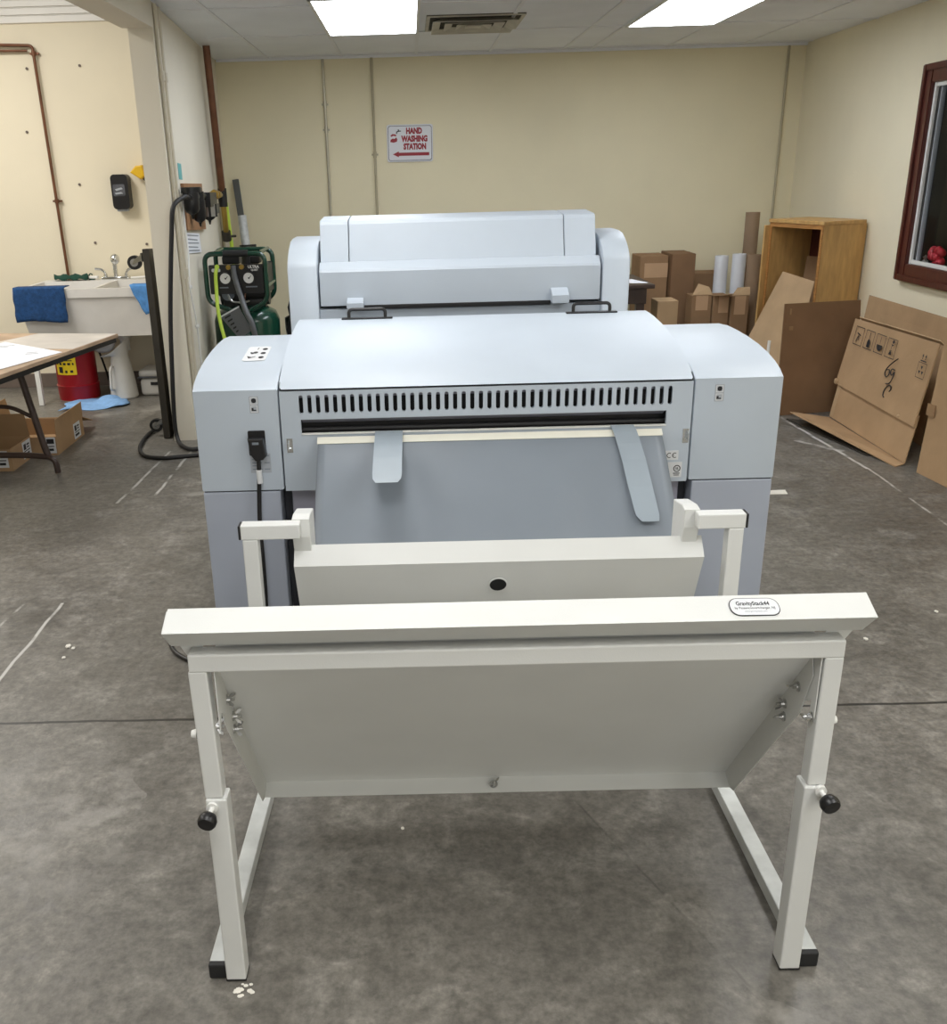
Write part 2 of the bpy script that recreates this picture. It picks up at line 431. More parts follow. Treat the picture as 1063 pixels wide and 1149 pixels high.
def wl(y, z, off=0.0):           # a point on the partition's face towards the main room
    t = (y - 5.83) / (8.74 - 5.83); return V((-1.405 - 0.21 * t + off, y, z))
bm = new()
A = [(-1.545, 5.83), (-1.405, 5.83), (-1.6158, 8.75), (-1.76, 8.75)]
prism(bm, A, 0, CEIL + .05, 'z'); struct('wall_left', bm, 'wall_left')
bm = new(); prism(bm, [(-1.575, 2.365), (-1.405, 2.365), (-1.405, CEIL + .4), (-1.575, CEIL + .4)], -4.4, 5.829, 'y'); struct('trim_1', bm, 'wall_left')   # header over the opening
bm = new(); box(bm, (-7, 7.62, 0), (-1.60, 7.74, 2.655)); struct('wall_sink', bm, 'wall_sink')
bm = new()
pts = []
z = 2.655
while z < 3.3:
    pts += [(7.615, z), (7.60, z + .004), (7.60, z + .044), (7.615, z + .050)]; z += 0.052
prism(bm, pts + [(7.74, z), (7.74, 2.655)], -7, -1.45, 'x'); struct('wall_upper', bm, 'corrugated')
bm = new(); box(bm, (-7, -4.5, 3.3), (-1.5, 7.8, 3.4)); struct('ceiling_far', bm, 'ceil')
bm = new(); box(bm, (-7.1, -4.5, 0), (-7, 7.7, 3.4)); struct('wall_far', bm, 'wall_sink')
bm = new(); box(bm, (-7.1, -4.6, 0), (5.6, -4.5, 3.4)); struct('wall_rear', bm, 'wall_sink')
bm = new(); box(bm, (-4.6, 7.598, 0), (-1.60, 7.619, 0.11), 0.003); struct('baseboard_sink', bm, 'baseboard')
bm = new()
box(bm, (-1.74, 5.835, CEIL), (3.6, 8.86, CEIL + 0.1)); box(bm, (-1.42, -4.5, CEIL), (3.6, 5.835, CEIL + 0.1)); struct('ceiling', bm, 'ceil')
# lay-in grid
bm = new()
for x in (-1.165, -0.548, 0.077, 0.69, 1.30, 1.535, 2.165, 2.78):
    box(bm, (x - .012, -4.4, CEIL - .006), (x + .012, 8.73, CEIL - .0005))
for y in (8.60, 7.38, 6.16, 4.94, 3.72, 2.5, 1.28, .06, -1.16, -2.38):
    box(bm, (-1.40, y - .012, CEIL - .0062), (3.1 + y * .027, y + .012, CEIL - .0007))
struct('trim_2', bm, 'tbar')
bm = new()
for a in ((-1.60, 8.715, CEIL - .02), ): box(bm, a, (3.34, 8.739, CEIL - .001))
struct('trim_3', bm, 'tbar')

def ceiling_light(x0, x1, y0, y1, label):
    t = thing('ceiling_light', label, 'ceiling light', ((x0 + x1) / 2, (y0 + y1) / 2, CEIL), 'troffer lights in the tiled ceiling')
    bm = new()
    for lo, hi in (((x0, y0, 0), (x0 + .02, y1, 0)), ((x1 - .02, y0, 0), (x1, y1, 0)), ((x0, y0, 0), (x1, y0 + .02, 0)), ((x0, y1 - .02, 0), (x1, y1, 0))):
        box(bm, (lo[0], lo[1], CEIL - .018), (hi[0], hi[1], CEIL - .007), .002)
    obj('frame', bm, 'white', t)
    bm = new(); box(bm, (x0 + .018, y0 + .018, CEIL - .014), (x1 - .018, y1 - .018, CEIL - .008), .003); obj('diffuser', bm, 'diffuser', t)
    return t
ceiling_light(-0.55, 0.085, 5.9, 7.36, 'bright ceiling light panel left of the air vent')
ceiling_light(1.53, 2.16, 6.05, 7.37, 'bright ceiling light panel right of the air vent')

# air vent, nested square cones
t = thing('air_vent', 'dusty square ceiling air vent between the two light panels', 'air vent', (.44, 7.0, CEIL))
bm = new(); box(bm, (.13, 6.66, CEIL - .004), (.76, 7.33, CEIL - .0005)); obj('backing', bm, 'vent_dark', t)
cx, cy = .445, 6.995
bm = new(); T = face_T((cx, cy, CEIL - .005), (1, 0, 0), (0, -1, 0)); plate(bm, rect2(-.315, -.33, .315, .33), [rect2(-.292, -.305, .292, .305)], T, .006); obj('outer_frame', bm, 'vent', t)
for s_, w_ in ((.275, .055), (.195, .055), (.115, .05)):
    bm = new(); A = [bm.verts.new((cx + s_ * sx, cy + s_ * 1.04 * sy, CEIL - .034)) for sx, sy in ((-1, -1), (1, -1), (1, 1), (-1, 1))]
    B = [bm.verts.new((cx + (s_ - w_) * sx, cy + (s_ - w_) * 1.04 * sy, CEIL - .010)) for sx, sy in ((-1, -1), (1, -1), (1, 1), (-1, 1))]
    for i in range(4): bm.faces.new([A[i], A[(i + 1) % 4], B[(i + 1) % 4], B[i]])
    o = obj('louvre_ring', bm, 'vent', t); md = o.modifiers.new('s', 'SOLIDIFY'); md.thickness = .003
bm = new(); box(bm, (cx - .05, cy - .05, CEIL - .034), (cx + .05, cy + .05, CEIL - .028)); obj('centre_plate', bm, 'vent', t)

# conduits on the back wall
def conduit(x0, x1, label, m, r_=.011, z0=0.0, couplings=()):
    t = thing('conduit', label, 'conduit pipe', (x0, 8.72, z0), 'conduits on the back wall')
    bm = new(); P = [(x0 + (x1 - x0) * k, 8.722, CEIL * (1 - k)) for k in (0, 1)]
    P[0] = (x0, 8.722, CEIL - .02); P[1] = (x1, 8.722, z0)
    cyl(bm, P[0], P[1], r_, seg=12); obj('pipe', bm, m, t, True)
    for z in couplings:
        k = (CEIL - z) / CEIL; x = x0 + (x1 - x0) * k
        bm = new(); cyl(bm, (x, 8.722, z - .025), (x, 8.722, z + .025), r_ * 1.4, seg=12); box(bm, (x - .028, 8.728, z - .008), (x + .028, 8.739, z + .008)); obj('coupling', bm, m, t, True)
conduit(-.709, -.700, 'thin metal conduit pipe on the back wall farthest left of the sign', 'conduit_shiny', .012, couplings=(2.13, 1.93))
conduit(-.300, -.292, 'thin painted conduit pipe on the back wall just left of the sign', 'conduit', .011, couplings=(1.72,))
conduit(3.19, 3.18, 'cream painted conduit pipe on the back wall beside the right corner', 'conduit', .010)

# hand washing sign
def sign():
    x0, x1, z0, z1 = -.190, .205, 1.655, 1.955
    t = thing('wall_sign', 'white sign reading HAND WASHING STATION with red arrow on back wall', 'sign', ((x0 + x1) / 2, 8.735, z0))
    T = FRONT((x0 + x1) / 2, 8.728, (z0 + z1) / 2) @ Matrix.Rotation(R(-.3), 4, 'Z')
    w, h = (x1 - x0) / 2, (z1 - z0) / 2
    bm = new(); plate(bm, rrect(-w, w, -h, h, .018), [], T @ Matrix.Translation((0, 0, -.004)), .004); obj('sign_plate', bm, 'white_sign', t)
    bm = new(); plate(bm, rrect(-w + .010, w - .010, -h + .010, h - .010, .02), [rrect(-w + .014, w - .014, -h + .014, h - .014, .018)], T, .0008); obj('border_line', bm, 'ink', t)
    q = T @ Matrix.Translation((0, 0, .0006))
    text('lettering', 'HAND', .064, q @ Matrix.Translation((.036, .096, 0)), 'red_ink', t, bold=.0042, fit=.138)
    text('lettering', 'WASHING', .064, q @ Matrix.Translation((.040, .033, 0)), 'red_ink', t, bold=.0042, fit=.226)
    text('lettering', 'STATION', .064, q @ Matrix.Translation((.042, -.029, 0)), 'red_ink', t, bold=.0042, fit=.196)
    polys('arrow', [[(-.15, -.088), (-.098, -.064), (-.098, -.075), (.165, -.075), (.165, -.101), (-.098, -.101), (-.098, -.112)]], T, 'red_ink', t, .001)
    polys('hands_icon', [[(-.168, .062), (-.15, .076), (-.128, .074), (-.112, .062), (-.124, .056), (-.14, .062), (-.16, .054)],
                         [(-.170, .012), (-.166, .03), (-.148, .040), (-.132, .036), (-.118, .050), (-.108, .034), (-.112, .014), (-.14, .006)]], T, 'red_ink', t, .001)
    polys('faucet_icon', [[(-.118, .075), (-.11, .075), (-.108, .09), (-.09, .094), (-.076, .094), (-.076, .102), (-.092, .102), (-.094, .112), (-.102, .112), (-.103, .1), (-.116, .094)]], T, 'ink', t, .001)
sign()

# ------------------------------------------------------------------ window in the right wall
def window():
    w = thing('window_1', None, None, wr(5.5, wz0)); del w['label']; del w['category']; w['kind'] = 'structure'
    a = .075
    def bar(ya, yb, za, zb, o0, o1, name, m, par=w, bev=.006):
        bm = new(); c = [wr(ya, za, o0), wr(yb, za, o0), wr(yb, zb, o0), wr(ya, zb, o0)]
        d = [wr(ya, za, o1), wr(yb, za, o1), wr(yb, zb, o1), wr(ya, zb, o1)]
        A = [bm.verts.new(p) for p in c]; B = [bm.verts.new(p) for p in d]
        F = [bm.faces.new(A[::-1]), bm.faces.new(B)]
        for i in range(4): F.append(bm.faces.new([A[i], A[(i + 1) % 4], B[(i + 1) % 4], B[i]]))
        if bev: bmesh.ops.bevel(bm, geom=list({e for f_ in F for e in f_.edges}), offset=bev, segments=2, affect='EDGES')
        return obj(name, bm, m, par)
    Y1, Y0, Z0, Z1 = wy1, wy0, wz0, wz1
    # casing
    bar(Y1 + .09, Y1 - .02, Z0 - .09, Z1 + .09, .001, .035, 'casing', 'mahogany')
    bar(Y0 + .02, Y0 - .09, Z0 - .09, Z1 + .09, .001, .035, 'casing', 'mahogany')
    bar(Y1 - .02, Y0 + .02, Z1 - .02, Z1 + .09, .001, .034, 'casing', 'mahogany')
    bar(Y1 - .02, Y0 + .02, Z0 - .09, Z0 + .02, .001, .034, 'casing', 'mahogany')
    # raised outer bead of the casing
    for (ya, yb, za, zb) in ((Y1 + .09, Y1 + .05, Z0 - .09, Z1 + .09), (Y1 + .05, Y0 - .05, Z0 - .09, Z0 - .05), (Y1 + .05, Y0 - .05, Z1 + .05, Z1 + .09)):
        bar(ya, yb, za, zb, .035, .048, 'casing_bead', 'mahogany', bev=.005)
    # jamb, white sash frame, black inner frame
    for (ya, yb, za, zb) in ((Y1 - .021, Y1 - .045, Z0, Z1), (Y1 - .045, Y0, Z0 + .021, Z0 + .045), (Y1 - .045, Y0, Z1 - .045, Z1 - .021)):
        bar(ya, yb, za, zb, -.014, .012, 'sash', 'white', bev=.003)
    bar(Y1 - .046, Y1 - .085, Z0 + .046, Z1 - .046, -.03, -.004, 'inner_frame', 'black', bev=.003)
    bar(Y1 - .085, Y1 - .095, Z0 + .046, Z1 - .046, -.03, -.002, 'glazing_bead', 'label_grey', bev=0)
    bar(Y1 - .095, Y0 + .02, Z0 + .046, Z1 - .046, -.022, -.018, 'pane', 'glass', bev=0)
    bar(Y1 - .02, Y0 + .02, Z0 + .001, Z0 + .02, -.13, .0, 'inner_sill', 'mahogany', bev=0)
    bar(Y1 - .001, Y1 - .015, Z0 + .001, Z1 - .001, -.150, -.015, 'jamb', 'black', bev=0)
window()
# dim office beyond the glass
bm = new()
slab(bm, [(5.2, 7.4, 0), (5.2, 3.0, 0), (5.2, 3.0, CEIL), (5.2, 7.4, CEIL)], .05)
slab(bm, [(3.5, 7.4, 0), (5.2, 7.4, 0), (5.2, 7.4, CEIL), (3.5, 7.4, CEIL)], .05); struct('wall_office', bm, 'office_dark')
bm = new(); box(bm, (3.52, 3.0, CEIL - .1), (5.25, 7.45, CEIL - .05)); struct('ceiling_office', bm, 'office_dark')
t = thing('office_counter', 'grey counter seen dimly through the window', 'counter', (4.5, 6.4, 0))
bm = new(); box(bm, (4.2, 4.2, 1.06), (5.1, 7.2, 1.10), .005); obj('top', bm, 'shelf_grey', t)
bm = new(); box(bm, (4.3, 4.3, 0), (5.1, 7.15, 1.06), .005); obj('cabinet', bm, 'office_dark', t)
t = thing('red_ornament', 'red flower-like ornament on the window sill behind the glass', 'ornament', wr(6.22, wz0 + .02, -.075))
random.seed(3)
bm = new(); base = wr(6.22, wz0 + .025, -.075)
for k in range(16): sphere(bm, base + V((random.uniform(-.012, .012), random.uniform(-.06, .06), .02 + random.uniform(.0, .075))), random.uniform(.018, .032), seg=14)
obj('petals', bm, 'red_thing', t, True)
bm = new(); cyl(bm, base + V((0, 0, -.005)), base + V((0, 0, .02)), .02); obj('base', bm, 'red_thing', t)
t = thing('white_knob_ornament', 'small clear white bead beside the red ornament on the sill', 'ornament', wr(6.2, wz0 + .02, -.1))
bm = new(); b_ = wr(6.345, wz0 + .02, -.07); lathe(bm, [(.018, 0), (.02, .02), (.008, .03), (.016, .045), (.001, .06)], b_, 14); obj('body', bm, 'jug', t, True)

# ================================================================== WIDE FORMAT MACHINE (front)
XL, XHL, XHR, XR = -.722, -.443, .899, 1.186
FY = 3.0
def curve_top(z_off=0.0, back=3.66, zmax=1.0, z0=.928, y0=FY):
    ys = [0, .04, .09, .16, .25, .36, .48, .60]
    zs = [0, .017, .033, .048, .060, .068, .072, .072]
    k = (zmax - z0) / .072
    return [(y0 + y * (back - y0) / .66, z0 + z * k + z_off) for y, z in zip(ys, zs)]
def machine():
    t = thing('wide_format_printer', 'large pale blue-grey machine with curved hood, vent slots and wide output slot', 'printer', ((XL + XR) / 2, 3.35, 0))
    # side housings
    for x0, x1, side in ((XL, XHL - .003, 0), (XHR + .003, XR, 1)):
        bm = new(); top = curve_top()
        prism(bm, [(FY, .588)] + top + [(3.68, .995), (3.70, .97), (3.70, .588)], x0, x1, 'x', .006)
        h = obj('side_housing', bm, 'blue', t, True)
        bm = new(); xa, xb = (x0 + .002, x1 - .014) if side == 0 else (x0 + .014, x1 - .002)
        box(bm, (xa, FY + .002, .02), (xb, 3.69, .583), .005); obj('side_base', bm, 'blue_low', t)
        bm = new(); box(bm, (xa + .02, FY + .02, .0), (xb - .02, 3.66, .03)); obj('plinth', bm, 'gap', t)
        bm = new(); box(bm, (xa + .004, FY + .006, .58), (xb - .004, 3.68, .59)); obj('seam', bm, 'gap', t)
        # two-icon status sticker
        cx = (-.5245, .982)[side]
        T = FRONT(cx, FY - .0005, .880)
        bm = new(); plate(bm, rrect(-.015, .015, -.028, .028, .002), [], T, .001); s = obj('icon_sticker', bm, 'label_grey', h)
        polys('icon', [disc2(0, .014, .008, 12), rect2(-.009, -.02, -.002, -.010), rect2(-.002, -.02, .006, -.016)], T @ Matrix.Translation((0, 0, .0008)), 'ink', h)
        bm = new(); plate(bm, rect2(-.0115, .002, .0115, .025), [rect2(-.009, .0045, .009, .0225)], T, .0016); plate(bm, rect2(-.0115, -.025, .0115, -.002), [rect2(-.009, -.0225, .009, -.0045)], T, .0016); obj('icon_frame', bm, 'label', h)
        if side == 0:
            # white pictogram sticker lying on the curved top
            def top_z(y):
                P = curve_top()
                for (ya, za), (yb, zb) in zip(P, P[1:]):
                    if ya <= y <= yb: return za + (zb - za) * (y - ya) / (yb - ya)
                return P[-1][1]
            ya, yb = 3.21, 3.40
            T = face_T((-.552, (ya + yb) / 2, (top_z(ya) + top_z(yb)) / 2 + .0015), (1, 0, 0), (0, yb - ya, top_z(yb) - top_z(ya)))
            bm = new(); plate(bm, rrect(-.040, .040, -.095, .095, .012), [], T, .001); obj('pictogram_sticker', bm, 'label', h)
            q = T @ Matrix.Translation((0, 0, .0008))
            polys('pictogram', [disc2(.022, y, .0095, 12, 1, 1.6) for y in (.055, 0, -.055)] +
                  [disc2(-.006, .010, .009, 10, 1, 1.6), [(-.026, .012), (-.018, -.012), (-.010, -.006), (-.012, .004), (-.02, .018)],
                   [(-.03, -.035), (-.02, -.07), (-.008, -.058), (.002, -.046), (.0, -.04), (-.012, -.05)], [(-.006, .05), (-.003, .05), (-.001, .075), (-.004, .075)]], q, 'ink', h)
            # power inlet with plug, rating label
            T = FRONT(-.524, FY - .0005, .752)
            bm = new(); plate(bm, rrect(-.028, .028, -.042, .042, .004), [], T, .006); obj('power_inlet', bm, 'black', h)
            T = FRONT(-.518, FY - .0005, .682)
            bm = new(); plate(bm, rect2(-.034, -.033, .034, .033), [], T, .0008); obj('rating_label', bm, 'label_grey', h)
            lines = [rect2(-.028, y, x, y + .0035) for y, x in ((.022, -.01), (.012, -.006), (.0, .004), (-.010, .0), (-.022, .006))] + [rect2(.012, y, .03, y + .0035) for y in (.0, -.022, .024)]
            polys('rating_print', lines, T, 'film', h, .0012)
    # centre front panel with real slots
    T = FRONT(0, FY + .0, 0) @ Matrix.Translation((0, 0, -.012))
    holes = []
    n = 44
    for k in range(n):
        x = -.372 + k * (.824 + .372) / (n - 1)
        holes.append(rrect(x - .0068, x + .0068, .846, .907, .0067, 4))
    holes.append([(-.376, .779), (.816, .779), (.816, .826), (-.376, .826)])
    bm = new(); plate(bm, rect2(XHL + .002, .583, XHR - .002, .921), holes, T, .012); fp = obj('front_panel', bm, 'blue', t)
    bm = new(); box(bm, (-.376, FY - .004, .775), (.816, FY + .012, .7795), .0015); obj('slot_lip', bm, 'white', fp)
    # slot interior: pale upper baffle, dark inside
    bm = new(); slab(bm, [(-.376, FY + .012, .826), (.816, FY + .012, .826), (.816, FY + .05, .804), (-.376, FY + .05, .804)], .002); obj('slot_baffle', bm, 'purple', fp)
    bm = new(); box(bm, (-.40, FY + .055, .765), (.84, FY + .075, .915)); obj('slot_shadow', bm, 'dark', fp)
    bm = new(); cyl(bm, (-.39, FY + .04, .782), (.83, FY + .04, .782), .010, seg=14); obj('roller', bm, 'rubber', fp, True)
    bm = new(); box(bm, (-.38, FY + .03, .892), (.83, FY + .045, .915)); obj('slot_backing', bm, 'purple', fp)
    bm = new(); box(bm, (XHL + .02, FY + .08, .60), (XHR - .02, 3.6, .90)); obj('inner_body', bm, 'dark', t)
    # two bent clips
    for x, s in ((-.417, 1), (.883, -1)):
        bm = new(); box(bm, (x - .010, FY - .002, .716), (x + .010, FY + .0, .764), .0005)
        slab(bm, [(x - .003 * s, FY - .001, .722), (x - .003 * s, FY - .022, .728), (x - .003 * s, FY - .022, .752), (x - .003 * s, FY - .001, .760)], .002 * s)
        cyl(bm, (x, FY - .001, .728), (x, FY - .008, .728), .004, seg=10); obj('clip', bm, 'chrome', fp)
    # CE and listing labels at the panel's lower right
    T = FRONT(.838, FY - .0005, .674); bm = new(); plate(bm, rect2(-.026, -.016, .026, .016), [], T, .001); l1 = obj('approval_label', bm, 'label', fp)
    def arc_c(cx, r0, r1, a0=55, a1=305):
        o = [(cx + r0 * math.cos(R(a0 + (a1 - a0) * k / 14)), r0 * math.sin(R(a0 + (a1 - a0) * k / 14))) for k in range(15)]
        i_ = [(cx + r1 * math.cos(R(a1 - (a1 - a0) * k / 14)), r1 * math.sin(R(a1 - (a1 - a0) * k / 14))) for k in range(15)]
        return [[o[k], o[k + 1], i_[13 - k], i_[14 - k]] for k in range(14)]
    polys('ce_mark', arc_c(-.004, .009, .0065) + arc_c(.014, .009, .0065) + [rect2(.006, -.001, .012, .001)], T, 'ink', fp, .0016)
    T = FRONT(.846, FY - .0005, .624); bm = new(); plate(bm, rect2(-.032, -.026, .032, .026), [], T, .001); obj('approval_label', bm, 'label', fp)
    bm = new(); plate(bm, disc2(.016, .004, .012, 16), [disc2(.016, .004, .009, 16)], T, .0016); plate(bm, rect2(.004, -.014, .026, -.011), [], T, .0016); plate(bm, rect2(.006, -.02, .024, -.0175), [], T, .0016); plate(bm, rect2(-.02, .002, -.014, .008), [], T, .0016); obj('listing_mark', bm, 'ink', fp)
    text('listing_letters', 'UL', .011, T @ Matrix.Translation((.016, .004, .001)), 'ink', fp, .8, .0004)
    # lower centre: recessed skirt panel, dark side gaps
    bm = new(); box(bm, (XHL + .015, FY + .045, .03), (XHR - .015, FY + .06, .583), .003); obj('recess_panel', bm, 'purple', t)
    bm = new(); box(bm, (XHL - .012, FY + .062, .0), (XHR + .012, 3.6, .585)); obj('lower_body', bm, 'gap', t)
    # hood
    bm = new()
    prof = [(FY - .006, .929), (FY + .03, .946), (FY + .08, .964), (FY + .15, .985), (FY + .24, 1.006), (FY + .34, 1.024), (FY + .45, 1.038), (FY + .56, 1.046), (FY + .64, 1.049), (FY + .70, 1.049), (FY + .73, 1.045), (FY + .745, 1.033), (FY + .75, 1.01), (FY + .75, .93)]
    prism(bm, prof, XHL + .001, XHR - .001, 'x', .010); hd = obj('hood', bm, 'blue', t, True)
    bm = new(); box(bm, (XHL + .004, FY + .004, .919), (XHR - .004, FY + .05, .930)); obj('hood_gap', bm, 'gap', t)
    for x in (-.178, .684):
        y = FY + .672; z = 1.0492
        bm = new(); box(bm, (x - .098, y - .014, z), (x + .098, y + .014, z + .006), .002)
        tube(bm, rounded([(x - .070, y, z + .004), (x - .070, y + .004, z + .036), (x + .070, y + .004, z + .036), (x + .070, y, z + .004)], .022, 6), .0065, 12)
        obj('hood_handle', bm, 'black', hd, True)
    return t
machine()

# power cord of the machine
t = thing('power_cord', 'black power cord plugged into the machine, hanging down its left side', 'cord', (-.51, 2.95, 0))
bm = new(); prism(bm, [(-.549, .776), (-.500, .776), (-.492, .716), (-.503, .704), (-.528, .700), (-.541, .720)], 2.958, 2.993, 'y', .004); plug = obj('plug', bm, 'black', t)
bm = new(); box(bm, (-.534, 2.9565, .757), (-.513, 2.9585, .765)); obj('plug_mark', bm, 'film', plug)
bm = new(); tube(bm, smooth_path([(-.520, 2.975, .71), (-.521, 2.972, .66), (-.527, 2.97, .58), (-.532, 2.965, .48), (-.530, 2.955, .38), (-.530, 2.95, .25), (-.53, 2.93, .10), (-.50, 2.86, .010), (-.62, 2.80, .008), (-.86, 2.95, .008), (-.95, 3.2, .008)], 8), .0075, 10); obj('cable', bm, 'black', t, True)
bm = new(); cyl(bm, (-.5212, 2.972, .668), (-.5200, 2.9705, .622), .0095, seg=12); obj('cable_tag', bm, 'label', t, True)

# ================================================================== REAR UNIT
def rear():
    t = thing('printer_rear_unit', 'taller pale blue-grey machine with segmented lid standing behind the curved hood', 'printer', (.2, 4.4, 0))
    Y = 4.1
    for x0, x1 in ((-.528, -.402), (.804, .918)):
        bm = new(); tp = [(Y - .01, 1.205), (Y + .012, 1.232), (Y + .05, 1.262), (Y + .10, 1.285), (Y + .17, 1.302), (Y + .26, 1.31), (Y + .42, 1.31), (Y + .55, 1.29)]
        prism(bm, [(Y - .01, .02)] + tp + [(Y + .58, 1.2), (Y + .58, .02)], x0, x1, 'x', .008); obj('side_cap', bm, 'blue', t, True)
    bm = new(); prism(bm, [(Y, 1.045), (Y, 1.185), (Y + .006, 1.195), (Y + .045, 1.222), (Y + .06, 1.222), (Y + .06, 1.045)], -.395, .797, 'x', .003); fl = obj('front_flap', bm, 'blue', t)
    lidp = [(Y + .062, 1.218), (Y + .115, 1.372), (Y + .123, 1.384), (Y + .14, 1.390), (Y + .34, 1.398), (Y + .40, 1.38), (Y + .45, 1.22)]
    for x0, x1 in ((-.392, -.270), (-.268, .650), (.652, .786)):
        bm = new(); prism(bm, lidp, x0 + .0005, x1 - .0005, 'x', .003); obj('lid_section', bm, 'blue', t)
    bm = new(); box(bm, (-.400, Y + .07, .02), (.802, Y + .57, 1.215)); obj('body', bm, 'gap', t)
    bm = new(); box(bm, (-.402, Y + .01, .02), (.804, Y + .07, 1.03), .004); obj('front_body', bm, 'blue', t)
    bm = new(); box(bm, (-.22, Y - .008, 1.028), (.585, Y + .012, 1.046), .003); obj('gap_strip', bm, 'dark', t)
    for x in (-.245, .622):
        bm = new(); prism(bm, [(Y - .06, 1.04), (Y - .06, 1.062 if x < 0 else 1.072), (Y - .002, 1.078 if x < 0 else 1.098), (Y - .002, 1.04)], x - .036, x + .036, 'x', .003); obj('hinge_block', bm, 'blue', fl)
rear()

# ================================================================== STACKER STAND
ST = thing('film_stacker', 'ivory metal sheet stacker stand with sloping trays in front of the machine', 'stacker stand', (.172, 1.9, 0))
def sq(bm, a, b, w, h=None, bev=.003):
    """square tube from a to b (axis aligned up to small skew)"""
    a = V(a); b = V(b); h = h or w; L_ = (b - a).length; d = (b - a).normalized()
    up = V((0, 0, 1)) if abs(d.z) < .9 else V((0, 1, 0))
    x = d.cross(up).normalized(); y = x.cross(d)
    m = Matrix.Identity(4)
    for i in range(3): m[i][0] = x[i]; m[i][1] = y[i]; m[i][2] = d[i]; m[i][3] = a[i]
    box(bm, (-w / 2, -h / 2, 0), (w / 2, h / 2, L_), bev, m)
for s in (0, 1):
    xf, xb = ((-.4405, -.420), (.787, .786))[s]
    bm = new(); sq(bm, (xf, 1.535, .0205), (xb, 2.34, .0205), .039, .036); rl = obj('floor_rail', bm, 'ivory_rail', ST)
    bm = new(); sq(bm, (xf, 1.527, .019), (xf, 1.545, .0195), .041, .038, .004); obj('end_cap', bm, 'rubber', rl)
    # front leg: outer lower tube, thinner upper tube, clamp knob
    xl = (-.403, .746)[s]
    bm = new(); sq(bm, (xl, 1.54, .004), (xl, 1.54, .452), .041); lg = obj('front_leg', bm, 'ivory', ST)
    bm = new(); sq(bm, (xl, 1.54, -.0 + .002), (xl, 1.54, .006), .042, bev=.001); obj('foot_pad', bm, 'rubber', lg)
    bm = new(); sq(bm, (xl + (-.004, .004)[s], 1.542, .452), (xl + (-.009, .005)[s], 1.542, .728), .035); obj('upper_tube', bm, 'ivory', lg)
    kx = xl + (-.008, .010)[s]; kz = (.437, .445)[s]
    bm = new(); cyl(bm, (kx, 1.522, kz), (kx, 1.514, kz), .011, seg=16); cyl(bm, (kx, 1.516, kz), (kx + (-.002, .003)[s], 1.500, kz - .004), .005, seg=12); kn = obj('clamp_stud', bm, 'white', lg, True)
    bm = new(); c = V((kx + (-.0025, .004)[s], 1.498, kz - .005)); d = V(((-.15, .18)[s], -1, -.25)).normalized()
    T = frame_to(c, c + d); prof = [(.009, -.004), (.015, 0), (.0185, .008), (.0185, .016), (.016, .021), (.001, .022)]
    k0 = len(bm.verts); lathe(bm, prof, (0, 0, 0), 20); bmesh.ops.transform(bm, matrix=T, verts=bm.verts); obj('knob', bm, 'black', kn, True)
    # rear leg
    xr = (-.420, .786)[s]
    bm = new(); sq(bm, (xr, 2.2, .039), (xr, 2.2, .728), .038); obj('rear_leg', bm, 'ivory', ST)
    # rear stub arm with end cap and bracket holding the back tray
    xa, xi = ((-.442, -.295), (.808, .690))[s]
    bm = new(); sq(bm, (xa, 2.2, .747), (xi, 2.2, .747), .038); ar = obj('arm', bm, 'ivory', ST)
    bm = new(); sq(bm, (xa + (-.006, .006)[s], 2.2, .747), (xa, 2.2, .747), .037, bev=.002); obj('end_cap', bm, 'rubber', ar)
    bx0, bx1 = ((-.318, -.273), (.664, .704))[s]
    bm = new(); prism(bm, [(2.262, .56), (2.215, .72), (2.215, .768), (2.245, .772), (2.32, .760), (2.32, .56)], bx0, bx1, 'x', .003); obj('bracket', bm, 'ivory', ST)
    # bolt heads outside the upper tubes
    bm = new(); xo = (-.431, .769)[s]; cyl(bm, (xo, 1.545, .585), (xo + (-.010, .010)[s], 1.545, .585), .010, .007, 14); obj('bolt_head', bm, 'white', lg, True)
bm = new(); sq(bm, (-.427, 1.542, .745), (.768, 1.542, .745), .036); obj('crossbar', bm, 'ivory', ST)
# front tray: folded lip box, sloping panel, side and lower flanges
pd = V((0, .585, -.811)).normalized(); pn = V((0, -.811, -.585)).normalized(); top0 = V((0, 1.560, .712)); LEN = .636
XA, XB = -.3835, .7275
bm = new(); prism(bm, [(1.500, .820), (1.5535, .8435), (1.600, .790), (1.592, .784), (1.5528, .832), (1.509, .8125), (1.549, .777), (1.546, .772)], -.460, .805, 'x', .0012)
lip = obj('tray_lip', bm, 'ivory', ST)
bm = new()
for x in (-.460, .803):
    slab(bm, [(x, 1.503, .8185), (x, 1.551, .8395), (x, 1.598, .788), (x, 1.546, .774)], .002)
obj('lip_end', bm, 'ivory', lip)
for xo, xi in ((-.455, -.405), (.800, .745)):
    bm = new(); slab(bm, [(xo, 1.556, .782), (xi, 1.556, .782), (xi, 1.585, .665)], .002); obj('gusset', bm, 'ivory', lip)
def on_panel(x, d, out=0.0): return V((x, 0, 0)) + top0 + pd * d + pn * out
bm = new(); slab(bm, [on_panel(XA, -.0), on_panel(XB, -.0), on_panel(XB, LEN), on_panel(XA, LEN)], .002); pan = obj('tray_panel', bm, 'ivory', ST)
bm = new(); slab(bm, [(XA, 1.562, .711), (XB, 1.562, .711), (XB, 1.578, .803), (XA, 1.578, .803)], .002); obj('upper_panel', bm, 'ivory', pan)
bm = new(); slab(bm, [on_panel(XA, LEN), on_panel(XB, LEN), on_panel(XB, LEN) + V((0, -.037, -.017)), on_panel(XA, LEN) + V((0, -.037, -.017))], .002); obj('lower_flange', bm, 'ivory', pan)
